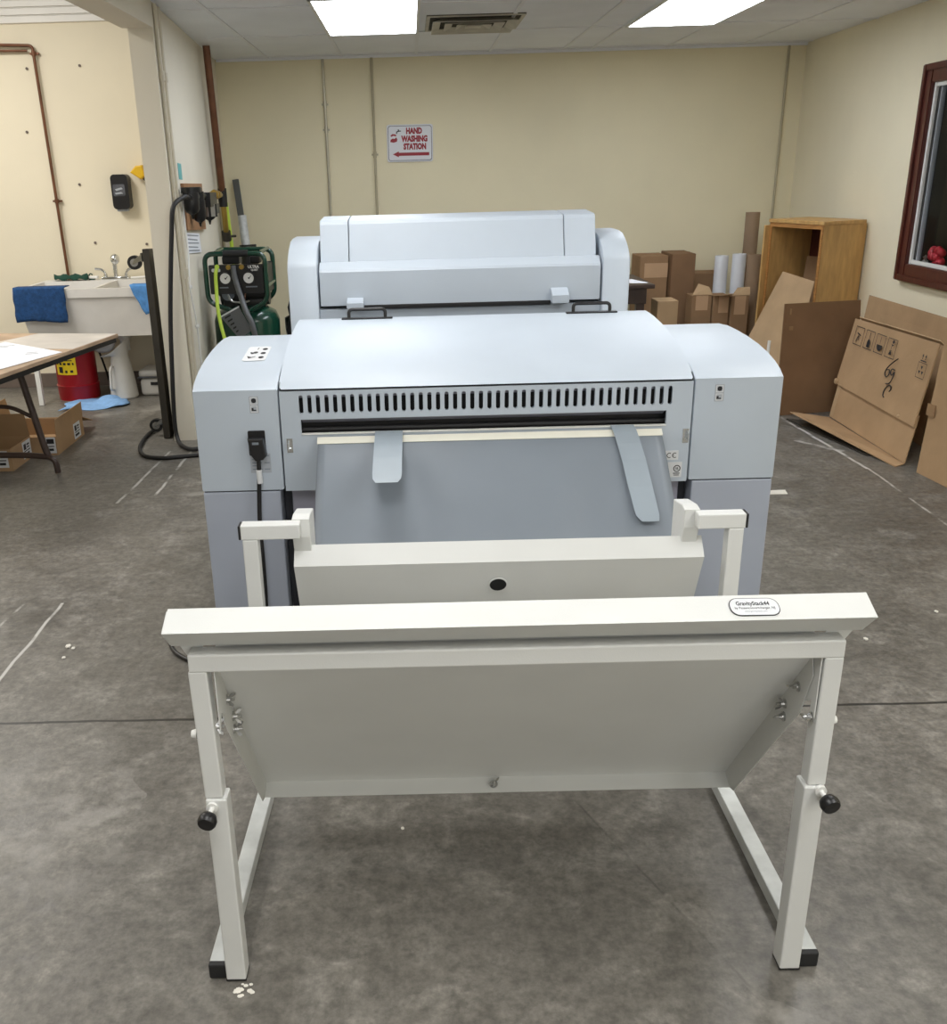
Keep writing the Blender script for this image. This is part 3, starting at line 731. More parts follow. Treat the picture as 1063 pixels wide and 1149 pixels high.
for x, tt in ((XA, -.002), (XB, -.002)):
    bm = new(); slab(bm, [on_panel(x, .0, 0), on_panel(x, .02, .03), on_panel(x, .12, .060), on_panel(x, LEN - .03, .056), on_panel(x, LEN) + V((0, -.037, -.017)), on_panel(x, LEN, 0)], tt); obj('side_flange', bm, 'ivory', pan)
    xx = x + .001
    bm = new(); slab(bm, [(xx, 1.528, .726), (xx, 1.528, .600), (xx, 1.548, .628), (xx, 1.585, .600), (xx, 1.600, .645), (xx, 1.560, .726)], .002); obj('support_tab', bm, 'ivory', pan)
def wingnut(p, n, ang, par):
    """n points out of the surface"""
    p = V(p); n = V(n).normalized(); T = frame_to(p, p + n) @ Matrix.Rotation(ang, 4, 'Z')
    bm = new(); cyl(bm, (0, 0, 0), (0, 0, .003), .010, seg=14); cyl(bm, (0, 0, .003), (0, 0, .010), .0065, .005, 12); cyl(bm, (0, 0, .010), (0, 0, .018), .003, seg=8)
    for s_ in (-1, 1):
        prism(bm, [(s_ * .004, .004), (s_ * .013, .009), (s_ * .016, .017), (s_ * .012, .018), (s_ * .006, .011)], -.0015, .0015, 'y')
    bmesh.ops.transform(bm, matrix=T, verts=bm.verts); return obj('wing_nut', bm, 'steel', par, True)
for x, nx, i in ((XB - .002, -1, 0), (XA, 1, 1)):
    for d, o, a in ((.095, .018, .4), (.178, .018, 1.3), (.200, .036, .7)):
        wingnut(on_panel(x, d, o), (nx, 0, 0), a, pan)
wingnut((.7335, 1.545, .592), (-1, 0, 0), .2, ST); wingnut((-.396, 1.545, .600), (1, 0, 0), .8, ST)
wingnut(on_panel(.165, LEN) + V((0, -.019, -.008)), (0, -.42, .9), .6, pan)
# product plate on the lip
ld = V((0, .0535, .0235)).normalized()
T = face_T((.595, 1.5265, .8325), (1, .0, -.012), ld)
bm = new(); plate(bm, rrect(-.043, .043, -.019, .019, .016, 6), [], T, .0015); pl = obj('name_plate', bm, 'label', lip)
bm = new(); plate(bm, rrect(-.0445, .0445, -.0205, .0205, .017, 6), [rrect(-.043, .043, -.019, .019, .016, 6)], T, .001); obj('plate_rim', bm, 'ink', lip)
q = T @ Matrix.Translation((0, 0, .0014))
text('lettering', 'GravityStack44', .0125, q @ Matrix.Translation((-.002, .007, 0)), 'ink', lip, .78, .00035, depth=.0002)
text('lettering', 'by Passenconvertcharger, NJ', .0072, q @ Matrix.Translation((0, -.003, 0)), 'ink', lip, .86, .0001, depth=.0002)
text('lettering', 'www.gravitystack.com', .0055, q @ Matrix.Translation((0, -.0105, 0)), 'film', lip, .8, .0, depth=.0002)
# back tray
bm = new(); P = [(2.262, .668), (2.238, .690), (2.200, .646), (2.257, .51), (2.40, .17), (2.403, .171), (2.260, .512), (2.2035, .6465), (2.2385, .6865), (2.260, .666)]
prism(bm, P, -.318, .718, 'x'); bt = obj('back_tray', bm, 'ivory', ST)
bm = new(); T = face_T((.201, 2.2285, .572), (1, 0, 0), (0, -.057, .136)); plate(bm, disc2(0, 0, .0215, 28), [], T, .003); obj('grommet', bm, 'black', bt)
bm = new(); plate(bm, disc2(0, 0, .0245, 28), [disc2(0, 0, .0215, 28)], T, .0025); obj('grommet_rim', bm, 'ivory', bt)
# tray floor between front and back tray (carries the sheets)
bm = new(); slab(bm, [(-.318, 2.405, .172), (.718, 2.405, .172), (.718, 2.405, .162), (-.318, 2.405, .162)], .25); obj('tray_bottom', bm, 'ivory', bt)
# grey chute sheet + strip + two flaps
t = thing('chute_sheet', 'large grey plastic sheet sloping from the output slot into the stacker', 'plastic sheet', (.238, 2.9, .5))
bm = new(); prof = [(2.992, .768), (2.972, .752), (2.930, .722), (2.89, .690), (2.85, .655), (2.80, .612), (2.75, .568), (2.69, .515), (2.64, .47)]
nx = 40; grid = []
for i, (y, z) in enumerate(prof):
    row = []
    for k in range(nx + 1):
        uu = k / nx; x = -.322 + 1.12 * uu
        dent = .016 * math.exp(-((x + .07 - .012 * i) / .06) ** 2) + .014 * math.exp(-((x - .60 + .01 * i) / .07) ** 2)
        s = max(0, min(1, (i - 2) / 5))
        row.append(bm.verts.new((x, y + dent * s * .7, z - dent * s)))
    grid.append(row)
for a, b_ in zip(grid, grid[1:]):
    for k in range(nx): bm.faces.new([a[k], a[k + 1], b_[k + 1], b_[k]])
sh = obj('sheet', bm, 'film', t, True); md = sh.modifiers.new('s', 'SOLIDIFY'); md.thickness = .0015
bm = new(); slab(bm, [(-.324, 2.988, .7695), (.800, 2.988, .7695), (.800, 2.966, .7525), (-.324, 2.966, .7525)], .0015); obj('top_strip', bm, 'cream_strip', t)
def flap(pts, x0, x1, dx, label):
    bm = new(); n = len(pts); rows = []
    for i, (y, z) in enumerate(pts):
        k = i / (n - 1); ins = 0.0 if i < n - 2 else (.002 if i == n - 2 else .012)
        rows.append([bm.verts.new((x0 + dx * k + ins, y, z)), bm.verts.new((x1 + dx * k - ins, y, z))])
    for a, b_ in zip(rows, rows[1:]): bm.faces.new([a[0], a[1], b_[1], b_[0]])
    o = obj('guide_strip', bm, 'flap'); md = o.modifiers.new('s', 'SOLIDIFY'); md.thickness = .0012
    return tag(o, label, 'plastic strip', 'guide strips hanging from the slot')
flap([(2.990, .783), (2.96, .773), (2.90, .761), (2.82, .742), (2.74, .718), (2.712, .709), (2.695, .702)], -.134, -.044, -.004, 'short-looking grey guide strip sticking out of the slot, the one nearer the power plug')
flap([(2.990, .783), (2.965, .768), (2.93, .738), (2.88, .700), (2.80, .635), (2.715, .570), (2.697, .556)], .632, .708, .038, 'long slanted grey guide strip lying on the sheet, beside the CE label')

# ================================================================== LEFT WALL FITTINGS
def wlT(y, z, off=.0):
    d = (wl(8, 0) - wl(6, 0)).normalized()
    return face_T(wl(y, z, off), d, (0, 0, 1)) if False else face_T(wl(y, z, off), d, (0, 0, 1))
# local x runs away from the viewer along the wall, local z points out of the wall?  (right x up) -> check sign
_d = (wl(8, 0) - wl(6, 0)).normalized(); _n = V((_d.y, -_d.x, 0))       # normal into the room (+X)
def W(y, z, off=0.0): return wl(y, z) + _n * off
t = thing('air_regulator', 'black air filter and regulator set on a brown plaque on partition wall', 'air regulator', W(6.6, 1.25))
bm = new(); slab(bm, [W(6.23, 1.262, .002), W(7.08, 1.225, .002), W(7.08, 1.535, .002), W(6.23, 1.545, .002)], .018); obj('plaque', bm, 'wood_plaque', t)
OF = .075
bm = new()
for y, r_ in ((6.12, .048), (6.42, .04)): cyl(bm, W(y, 1.425, OF), W(y, 1.492, OF), r_, seg=18)
cyl(bm, W(6.02, 1.465, OF), W(7.20, 1.455, OF), .018, seg=14); cyl(bm, W(6.15, 1.49, OF), W(6.15, 1.522, OF), .062, seg=20); cyl(bm, W(6.42, 1.48, OF), W(6.42, 1.515, OF), .03, seg=18)
slab(bm, [W(6.72, 1.385, .03), W(7.08, 1.385, .03), W(7.08, 1.475, .03), W(6.72, 1.480, .03)], .085)
obj('manifold', bm, 'black', t, True)
def bowl(y, r_, z0, z1, m, tip=True):
    bm = new(); c = W(y, 0, OF); lathe(bm, [(.005, z0 - .04), (.010, z0 - .015), (r_ * .8, z0), (r_, z0 + .02), (r_, z1)], (c.x, c.y, 0), 20); return obj('bowl', bm, m, t, True)
bowl(6.12, .046, 1.375, 1.44, 'black'); bowl(6.42, .043, 1.315, 1.44, 'black'); b3 = bowl(6.90, .046, 1.305, 1.40, 'black')
bm = new(); c = W(6.90, 0, OF); lathe(bm, [(.0475, 1.318), (.0475, 1.40)], (c.x, c.y, 0), 20); obj('bowl_guard', bm, 'steel', b3, True)
bm = new()
for k in range(5): cyl(bm, (c.x + .048 * math.cos(k * 1.256), c.y + .048 * math.sin(k * 1.256), 1.315), (c.x + .048 * math.cos(k * 1.256), c.y + .048 * math.sin(k * 1.256), 1.40), .009, seg=8)
obj('bowl_slot', bm, 'black', b3, True)
bm = new(); cyl(bm, W(7.20, 1.455, OF), W(7.84, 1.44, .055), .018, seg=12); cyl(bm, W(7.25, 1.455, OF), W(7.36, 1.455, .07), .036, seg=6); cyl(bm, W(7.50, 1.45, .065), W(7.60, 1.45, .065), .032, seg=6); obj('coupling', bm, 'brass', t, True)
bm = new(); slab(bm, [W(6.20, 1.57, .001), W(6.33, 1.565, .001), W(6.33, 1.66, .001), W(6.20, 1.665, .001)], .002); o = obj('wall_sticker', bm, 'teal'); tag(o, 'small teal sticker on the wall above the air regulator', 'sticker')
t = thing('paper_note', 'white printed note taped under the air regulator', 'paper note', W(6.5, 1.1))
bm = new(); slab(bm, [W(6.25, 1.120, .006), W(6.83, 1.085, .006), W(6.80, 1.212, .006), W(6.20, 1.252, .006)], .001); obj('sheet', bm, 'paper', t)
bm = new()
for k in range(5):
    z = 1.228 - .024 * k; z2 = z - .032
    slab(bm, [W(6.27, z, .0075), W(6.74 - .06 * (k % 2), z2, .0075), W(6.74 - .06 * (k % 2), z2 + .008, .0075), W(6.27, z + .008, .0075)], .0006)
obj('printed_lines', bm, 'film', t)
t = thing('copper_pipe', 'brown copper pipe running down the partition from the ceiling to the valve', 'pipe', W(7.9, 1.0))
bm = new(); tube(bm, [W(7.72, CEIL - .01, .06), W(7.86, 1.75, .06), W(7.93, 1.44, .06)], .027, 14); obj('pipe', bm, 'copper', t, True)
bm = new(); cyl(bm, W(7.93, 1.49, .06), W(7.93, 1.35, .06), .034, seg=14); obj('tee', bm, 'black', t, True)
bm = new(); tube(bm, [W(7.93, 1.36, .06), W(7.94, 1.20, .06), W(7.97, 1.10, .06)], .022, 12); obj('lower_pipe', bm, 'brass', t, True)
bm = new(); tube(bm, [W(7.99, 1.38, .075), W(8.02, 1.20, .08), W(8.06, 1.00, .085), W(8.06, .3, .085)], .016, 10); obj('hose_line', bm, 'lime', t, True)
bm = new(); cyl(bm, W(7.95, 1.16, .06), W(7.98, 1.09, .06), .036, seg=12); cyl(bm, W(7.96, 1.12, .07), W(8.06, 1.115, .12), .010, seg=8); obj('valve', bm, 'brown_board', t, True)
bm = new(); slab(bm, [W(7.28, 1.315, .001), W(7.62, 1.315, .001), W(7.62, 1.385, .001), W(7.28, 1.385, .001)], .06); o = obj('junction_box', bm, 'steelgrey'); tag(o, 'small grey junction box on the partition behind the air regulator', 'box')
bm = new(); tube(bm, [W(8.12, CEIL - .01, .014), W(8.12, .02, .014)], .013, 10); o = obj('wall_conduit', bm, 'conduit', None, True); tag(o, 'thin grey conduit on partition right behind the copper pipe', 'conduit pipe')
for y, lab in ((5.88, 'cream painted conduit at the pier corner, nearer the wall end'), (5.99, 'cream painted conduit at the pier corner, nearer the air regulator')):
    bm = new(); tube(bm, [W(y, CEIL - .01, .013), W(y, .02, .013)], .012, 10)
    for z in (2.1, 1.0): cyl(bm, W(y, z, .013), W(y, z + .05, .013), .018, seg=10)
    o = obj('wall_conduit', bm, 'cream_pipe', None, True); tag(o, lab, 'conduit pipe')
bm = new(); tube(bm, smooth_path([W(6.185, 1.52, .012), W(6.18, 1.30, .012), W(6.14, 1.12, .02), W(6.07, .95, .02), W(6.09, .87, .02), W(6.15, .72, .025), W(6.21, .55, .02), W(6.23, .35, .02), W(6.22, .15, .02), W(6.24, .012, .03)], 8), .006, 8)
for p in (W(6.08, .93, .02), W(6.17, .67, .025)): sphere(bm, p, .015, seg=10)
o = obj('white_cable', bm, 'white', None, True); tag(o, 'white cable hanging down the partition below the paper note', 'cable')
# black air hose from regulator to the floor
bm = new(); tube(bm, smooth_path([W(6.00, 1.466, .075), W(5.92, 1.468, .06), V((-1.388, 5.80, 1.42)), V((-1.410, 5.785, 1.28)), V((-1.44, 5.78, 1.05)), V((-1.475, 5.78, .75)), V((-1.50, 5.77, .40)), V((-1.515, 5.765, .14)), V((-1.50, 5.74, .03)), V((-1.44, 5.62, .018)), V((-1.36, 5.55, .018)), V((-1.30, 5.62, .018)), V((-1.27, 5.75, .018))], 10), .0135, 12)
o = obj('air_hose', bm, 'rubber', None, True); tag(o, 'thick black air hose running from the regulator down the pier', 'hose')
bm = new(); tube(bm, smooth_path([(-1.63, 6.16, .10), (-1.70, 6.12, .03), (-1.745, 5.95, .013), (-1.72, 5.66, .012), (-1.64, 5.46, .012), (-1.52, 5.40, .012), (-1.40, 5.42, .012), (-1.25, 5.46, .012)], 10), .012, 10)
o = obj('black_cable', bm, 'rubber', None, True); tag(o, 'black cable looped on the floor around the upended dolly', 'cable')

# upended dolly board
t = thing('dolly', 'dark brown dolly stood on end against the pier, wheels facing the sink', 'dolly', (-1.6, 5.95, 0))
bm = new(); slab(bm, [(-1.625, 5.875, .004), (-1.625, 6.14, .004), (-1.630, 6.00, 1.175), (-1.630, 5.90, 1.18)], .042, .004)
obj('board', bm, 'brown_board', t)
def caster(c, par, tilt=0):
    c = V(c); bm = new(); cyl(bm, c + V((0, -.016, 0)), c + V((0, .016, 0)), .042, seg=24); w = obj('caster_wheel', bm, 'caster', par, True)
    bm = new(); cyl(bm, c + V((0, -.018, 0)), c + V((0, .018, 0)), .024, seg=18); obj('hub', bm, 'steel', w, True)
    bm = new()
    for y in (-.022, .020): prism(bm, [(c.x - .012, c.z - .012), (c.x + .05, c.z + .012), (c.x + .05, c.z + .048), (c.x + .006, c.z + .022)], c.y + y, c.y + y + .002, 'y')
    box(bm, (c.x + .045, c.y - .028, c.z + .004), (c.x + .052, c.y + .028, c.z + .056)); obj('caster_fork', bm, 'chrome', par)
caster((-1.690, 5.93, 1.10), t); caster((-1.682, 5.95, .075), t)

# sink-room wall: dispenser, yellow scoop, copper pipe
t = thing('soap_dispenser', 'black soap dispenser on the cream wall above the sink', 'soap dispenser', (-2.19, 7.6, 1.35))
T = FRONT(-2.192, 7.618, 1.489)
bm = new(); plate(bm, rrect(-.064, .064, -.125, .125, .03, 6), [], T, .09); bd = obj('body', bm, 'black', t, True)
bm = new(); plate(bm, rrect(-.045, .045, -.03, .055, .012, 5), [], T @ Matrix.Translation((-.006, 0, .09)), .003); obj('window', bm, 'dispenser_grey', bd)
polys('highlight_emblem', [[(-.03, .02), (.02, .032), (.03, .02), (-.02, .008)], [(-.034, -.006), (.014, .0), (.03, -.012), (-.026, -.018)]], T @ Matrix.Translation((-.006, 0, .0935)), 'label_grey', bd)
bm = new(); plate(bm, rrect(-.04, .04, -.018, .018, .008, 4), [], T @ Matrix.Translation((-.004, -.123, .02)), .05); obj('push_bar', bm, 'label_grey', bd)
t = thing('yellow_bracket', 'yellow plastic guard on the wall just above the soap dispenser', 'wall bracket', (-2.04, 7.6, 1.6))
bm = new(); prism(bm, [(-2.095, 1.625), (-2.05, 1.67), (-2.00, 1.675), (-1.985, 1.60), (-2.02, 1.575)], 7.50, 7.617, 'y', .01); obj('guard', bm, 'yellow_plastic', t)
bm = new(); prism(bm, [(-2.02, 1.578), (-1.985, 1.598), (-1.985, 1.545)], 7.55, 7.617, 'y', .004); obj('base', bm, 'brown_board', t)
t = thing('copper_pipe', 'thin copper pipe on the sink room wall running down to the faucet ledge', 'pipe', (-2.70, 7.58, .9))
bm = new(); tube(bm, rounded([(-4.2, 7.585, 2.55), (-2.90, 7.585, 2.515), (-2.715, 7.585, 2.507), (-2.712, 7.585, 2.3), (-2.685, 7.585, .005)], .03), .011, 10); obj('pipe', bm, 'copper', t, True)
bm = new(); tube(bm, rounded([(-4.2, 7.585, 2.50), (-2.95, 7.585, 2.478), (-2.76, 7.59, 2.475)], .03), .009, 10); obj('branch_pipe', bm, 'copper', t, True)
for z in (2.44, 1.42):
    xx = -2.712 + (2.44 - z) * .012; bm = new(); cyl(bm, (xx, 7.585, z), (xx, 7.585, z + .03), .016, seg=10); box(bm, (xx - .033, 7.59, z + .008), (xx + .033, 7.615, z + .022)); obj('strap', bm, 'copper', t, True)
random.seed(11)
bm = new()
for p in ((-2.79, 2.36), (-2.86, 1.93), (-2.40, 2.37), (-2.52, 1.55), (-2.46, 1.12), (-2.06, 1.10)):
    cyl(bm, (p[0], 7.619, p[1]), (p[0], 7.612, p[1]), .010, seg=8)
o = obj('screw_anchors', bm, 'baseboard'); tag(o, 'small screw plugs dotted over the cream sink room wall', 'screw plugs', kind='stuff')

# sink
def sink():
    t = thing('utility_sink', 'white two-basin utility sink against the far left wall', 'sink', (-2.35, 7.2, 0))
    x0, x1, y0, y1, zt = -2.86, -1.75, 6.86, 7.56, .852
    bm = new()
    # outer shell, tapered, with open basins built as inner walls
    def ring(x0_, x1_, y0_, y1_, z): return [bm.verts.new(p) for p in ((x0_, y0_, z), (x1_, y0_, z), (x1_, y1_, z), (x0_, y1_, z))]
    def bridge(a, b):
        for i in range(4): bm.faces.new([a[i], a[(i + 1) % 4], b[(i + 1) % 4], b[i]])
    a = ring(x0 + .07, x1 - .02, y0 + .05, y1 - .03, .505); b = ring(x0 + .015, x1 - .01, y0 + .012, y1, .79); c = ring(x0, x1, y0, y1, .79); d = ring(x0, x1, y0, y1, zt)
    bm.faces.new(a[::-1]); bridge(a, b); bridge(b, c); bridge(c, d)
    yl = 7.42; xm = -2.28
    for (xa, xb) in ((x0 + .03, xm - .012), (xm + .012, x1 - .03)):
        top = ring(xa, xb, y0 + .03, yl, zt); bot = ring(xa + .04, xb - .03, y0 + .07, yl - .03, .56); bridge(top, bot); bm.faces.new(bot)
    # rim top
    for r_ in (((x0, y0), (x1, y0 + .03)), ((x0, yl), (x1, y1)), ((x0, y0 + .03), (x0 + .03, yl)), ((x1 - .03, y0 + .03), (x1, yl)), ((xm - .012, y0 + .03), (xm + .012, yl))):
        (xa, ya), (xb, yb) = r_; bm.faces.new([bm.verts.new(p) for p in ((xa, ya, zt), (xb, ya, zt), (xb, yb, zt), (xa, yb, zt))])
    bs = obj('basin', bm, 'sink', t)
    for x in (x0 + .06, x1 - .13):
        for y in (y0 + .08, y1 - .1):
            bm = new(); sq(bm, (x, y, 0), (x, y, .52), .035, .035); obj('leg', bm, 'white', t)
    # faucet
    bm = new(); box(bm, (-2.40, 7.46, zt - .01), (-2.19, 7.53, zt + .022), .006); fc = obj('faucet', bm, 'chrome', t, True)
    bm = new(); tube(bm, smooth_path([(-2.295, 7.50, zt + .01), (-2.295, 7.50, zt + .08), (-2.29, 7.485, zt + .135), (-2.28, 7.44, zt + .165)], 6), .016, 12); sphere(bm, (-2.268, 7.435, zt + .155), .035, (1, 1, 1.15), 16); obj('spout', bm, 'chrome', fc, True)
    for s_, x in ((-1, -2.375), (1, -2.215)):
        bm = new(); tube(bm, smooth_path([(x, 7.50, zt + .015), (x + .004 * s_, 7.50, zt + .05), (x + .03 * s_, 7.50, zt + .075), (x + .075 * s_, 7.49, zt + .082)], 6), .010, 10); cyl(bm, (x, 7.5, zt + .01), (x, 7.5, zt + .045), .018, .012, 14); obj('faucet_handle', bm, 'chrome', fc, True)
    # drain trap
    bm = new(); tube(bm, rounded([(-2.48, 7.33, .52), (-2.48, 7.33, .345), (-2.35, 7.33, .345), (-2.35, 7.33, .48), (-2.35, 7.55, .48)], .06, 8), .032, 14)
    cyl(bm, (-2.48, 7.33, .44), (-2.48, 7.33, .47), .042, seg=16); cyl(bm, (-2.35, 7.33, .40), (-2.35, 7.33, .43), .042, seg=16); obj('drain_trap', bm, 'white', t, True)
    bm = new(); cyl(bm, (-2.24, 7.33, .52), (-2.24, 7.33, .33), .036, seg=16); cyl(bm, (-2.24, 7.33, .42), (-2.24, 7.33, .46), .046, seg=16); obj('tailpiece', bm, 'white', t, True)
    bm = new(); tube(bm, smooth_path([(-2.50, 7.42, .60), (-2.50, 7.42, .4), (-2.47, 7.46, .2), (-2.46, 7.52, .03)], 6), .008, 8); obj('supply_hose', bm, 'rubber', t, True)
sink()
def hang_cloth(name, x0, x1, z0, z1, y, m, label, cut=0.0, over=.10):
    """cloth folded over the sink's front rim"""
    bm = new(); nx, rows = 18, []
    zt = .862
    prof = [(y + over, zt + .004), (y + .03, zt + .005), (y + .002, zt + .005), (y - .008, zt - .002)]
    k = 10
    prof += [(y - .011, zt - (zt - z0) * (i + 1) / k) for i in range(k)]
    for j, (yy, zz) in enumerate(prof):
        row = []
        fz = max(0, (zt - zz) / (zt - z0))
        for i in range(nx + 1):
            uu = i / nx; xa = x0 + cut * fz; x = xa + (x1 - xa) * uu
            wv = (.012 * math.sin(uu * 9 + 1) + .006 * math.sin(uu * 23)) * fz if j > 3 else 0
            row.append(bm.verts.new((x + .006 * math.sin(j * 1.3) * (uu - .5), yy - abs(wv), zz + (.008 * math.sin(uu * 5) * fz if j > 3 else 0))))
        rows.append(row)
    for a, b_ in zip(rows, rows[1:]):
        for i in range(nx): bm.faces.new([a[i], a[i + 1], b_[i + 1], b_[i]])
    o = obj(name, bm, m, None, True); md = o.modifiers.new('s', 'SOLIDIFY'); md.thickness = .006; md.offset = 1
    return tag(o, label, 'towel', 'towels over the sink rim')
hang_cloth('towel', -2.845, -2.475, .63, .86, 6.855, 'navy', 'navy blue terry towel hung over the left basin of the sink')
hang_cloth('towel', -2.01, -1.79, .665, .86, 6.855, 'blue_cloth', 'mid blue cloth hung over the right basin of the sink', cut=.10)
# things on the faucet ledge
bm = new(); n = 12; rows = []
for i in range(5):
    rows.append([bm.verts.new((-2.80 + .28 * k / n + (.05 - .012 * i if k < n else 0), 7.44 + .03 * i, .866 + .030 * math.sin(math.pi * i / 4) + .008 * math.sin(k * 1.7 + i))) for k in range(n + 1)])
for a, b_ in zip(rows, rows[1:]):
    for k in range(n): bm.faces.new([a[k], a[k + 1], b_[k + 1], b_[k]])
o = obj('folded_cloth', bm, 'green_cloth', None, True); md = o.modifiers.new('s', 'SOLIDIFY'); md.thickness = .006; tag(o, 'folded dark green cloth on the sink back ledge', 'cloth')
t = thing('scrub_brush', 'white scrub brush with green bristles on the sink ledge', 'brush', (-2.55, 7.49, .853))
bm = new(); box(bm, (-2.505, 7.47, .862), (-2.43, 7.51, .882), .006); obj('handle', bm, 'white', t)
bm = new(); box(bm, (-2.50, 7.472, .8535), (-2.46, 7.508, .862)); tube(bm, smooth_path([(-2.50, 7.48, .885), (-2.485, 7.48, .9), (-2.47, 7.48, .89)], 5), .005, 6); obj('bristles', bm, 'green_cloth', t)
t = thing('brown_brush', 'long brush with brown head on the sink ledge right of the faucet', 'brush', (-2.05, 7.48, .853))
bm = new(); cyl(bm, (-2.17, 7.46, .863), (-2.03, 7.46, .868), .009, seg=10); obj('handle', bm, 'white', t, True)
bm = new(); box(bm, (-2.03, 7.44, .853), (-1.93, 7.48, .880), .006); obj('head', bm, 'brown_metal', t)

# red waste can
t = thing('oily_waste_can', 'red oily waste can with yellow label under the sink', 'waste can', (-2.60, 7.10, 0))
c = (-2.60, 7.20, 0)
bm = new(); lathe(bm, [(.150, 0), (.155, .10), (.160, .11), (.150, .115), (.150, .44), (.156, .45), (.10, .475), (.001, .48)], c, 36); obj('body', bm, 'red_can', t, True)
bm = new(); lathe(bm, [(.157, .43), (.162, .45), (.157, .465), (.06, .50), (.001, .505)], c, 36); obj('lid', bm, 'red_can', t, True)
def wrap(a0, a1, z0, z1, rr, n=10):
    bm = new(); A = []; B = []
    for k in range(n + 1):
        a = R(a0 + (a1 - a0) * k / n); p = (c[0] + rr * math.cos(a), c[1] + rr * math.sin(a))
        A.append(bm.verts.new((p[0], p[1], z0))); B.append(bm.verts.new((p[0], p[1], z1)))
    for k in range(n): bm.faces.new([A[k], A[k + 1], B[k + 1], B[k]])
    return bm
lb = obj('warning_label', wrap(225, 290, .20, .385, .1515), 'yellow', t, True)
bm = wrap(228, 287, .352, .378, .1522)
for (a0, a1, z0, z1) in ((236, 250, .215, .26), (257, 264, .215, .235), (272, 280, .218, .236), (230, 284, .325, .333), (236, 280, .305, .312), (230, 284, .275, .292), (240, 262, .338, .345)):
    b2 = wrap(a0, a1, z0, z1, .1522, 4); me = bpy.data.meshes.new('x'); b2.to_mesh(me); b2.free(); bm.from_mesh(me); bpy.data.meshes.remove(me)
obj('label_print', bm, 'ink', t, True)
# white jug
t = thing('plastic_jug', 'white plastic pitcher with a flared spout standing under the sink', 'jug', (-2.23, 7.15, 0))
bm = new(); c = V((-2.235, 7.14, 0)); seg = 28; rings = []
for r_, z, tilt in ((.095, 0, 0), (.105, .015, 0), (.088, .18, 0), (.068, .31, 0), (.064, .325, 0), (.070, .345, .05), (.082, .375, .10), (.088, .39, .12)):
    rings.append([bm.verts.new((c.x + r_ * math.cos(2 * math.pi * k / seg) - (.06 * max(0, -math.cos(2 * math.pi * k / seg)) ** 3 if tilt else 0), c.y + r_ * math.sin(2 * math.pi * k / seg), z + tilt * math.cos(2 * math.pi * k / seg) * .6)) for k in range(seg)])
for a, b_ in zip(rings, rings[1:]):
    for k in range(seg): bm.faces.new([a[k], a[(k + 1) % seg], b_[(k + 1) % seg], b_[k]])
bm.faces.new(rings[0][::-1]); o = obj('body', bm, 'jug', t, True); md = o.modifiers.new('s', 'SOLIDIFY'); md.thickness = .003
bm = new(); tube(bm, rounded([(c.x - .045, c.y - .075, .255), (c.x - .045, c.y - .128, .245), (c.x - .055, c.y - .132, .09), (c.x - .055, c.y - .090, .08)], .03), .011, 10); obj('handle', bm, 'jug', t, True)
# small white cooler
t = thing('picnic_cooler', 'small white cooler on the floor at the foot of the dolly', 'cooler', (-2.05, 7.25, 0))
bm = new(); box(bm, (-2.115, 7.16, 0), (-1.83, 7.40, .135), .03, seg=4); obj('tub', bm, 'jug', t, True)
bm = new(); box(bm, (-2.12, 7.155, .138), (-1.825, 7.405, .20), .025, seg=4); ld_ = obj('lid', bm, 'jug', t, True)
bm = new(); tube(bm, rounded([(-2.122, 7.26, .10), (-2.122, 7.145, .15), (-1.823, 7.145, .15), (-1.823, 7.26, .10)], .02), .007, 8); obj('handle', bm, 'dispenser_grey', ld_, True)
bm = new(); box(bm, (-2.03, 7.150, .085), (-1.97, 7.158, .11), .002); obj('latch', bm, 'black', t)
# blue cloth on floor
bm = new(); nx, ny = 22, 12; rows = []
for j in range(ny + 1):
    v = j / ny; row = []
    for i in range(nx + 1):
        uu = i / nx
        x = -2.60 + .44 * uu + .10 * (.5 - v) * (1 - uu) * 0 + .03 * math.sin(v * 7); y = 6.74 + .36 * v + .08 * (uu - .5) + .03 * math.sin(uu * 8)
        edge = min(uu, 1 - uu, v, 1 - v)
        z = .006 + .034 * max(0, math.sin(uu * 7.5 + v * 3 + .6)) * min(1, edge * 5 + .25) + .018 * max(0, math.sin(v * 8 - uu * 5)) * min(1, edge * 5 + .1)
        row.append(bm.verts.new((x, y, z)))
    rows.append(row)
for a, b_ in zip(rows, rows[1:]):
    for i in range(nx): bm.faces.new([a[i], a[i + 1], b_[i + 1], b_[i]])
o = obj('floor_cloth', bm, 'sky_cloth', None, True); md = o.modifiers.new('s', 'SOLIDIFY'); md.thickness = .004; tag(o, 'crumpled pale blue cloth lying on the floor in front of the jug', 'cloth')

# folding table at the left edge
t = thing('folding_table', 'dark-edged folding table with brown metal legs at the left edge', 'table', (-2.4, 4.6, 0))
TK = V((-1.715, 5.50, 0)); E1 = V((-.983, .186, 0)).normalized(); E2 = V((-.186, -.983, 0)).normalized()
def tb(a, b_, z): return TK + E1 * a + E2 * b_ + V((0, 0, z))
bm = new(); slab(bm, [tb(0, 0, .718), tb(1.7, 0, .718), tb(1.7, 1.3, .718), tb(0, 1.3, .718)], .02, .003); tp = obj('table_top', bm, 'table_top', t)
bm = new(); slab(bm, [tb(.006, .006, .7382), tb(.50, .006, .7382), tb(.62, .50, .7382), tb(.006, .50, .7382)], .0008); obj('painted_area', bm, 'table_paint', tp)
bm = new()
slab(bm, [tb(.012, .012, .690), tb(.012, 1.28, .690), tb(.012, 1.28, .717), tb(.012, .012, .717)], .012); slab(bm, [tb(.03, .012, .690), tb(1.68, .012, .690), tb(1.68, .012, .717), tb(.03, .012, .717)], .012); obj('edge_frame', bm, 'black', tp)
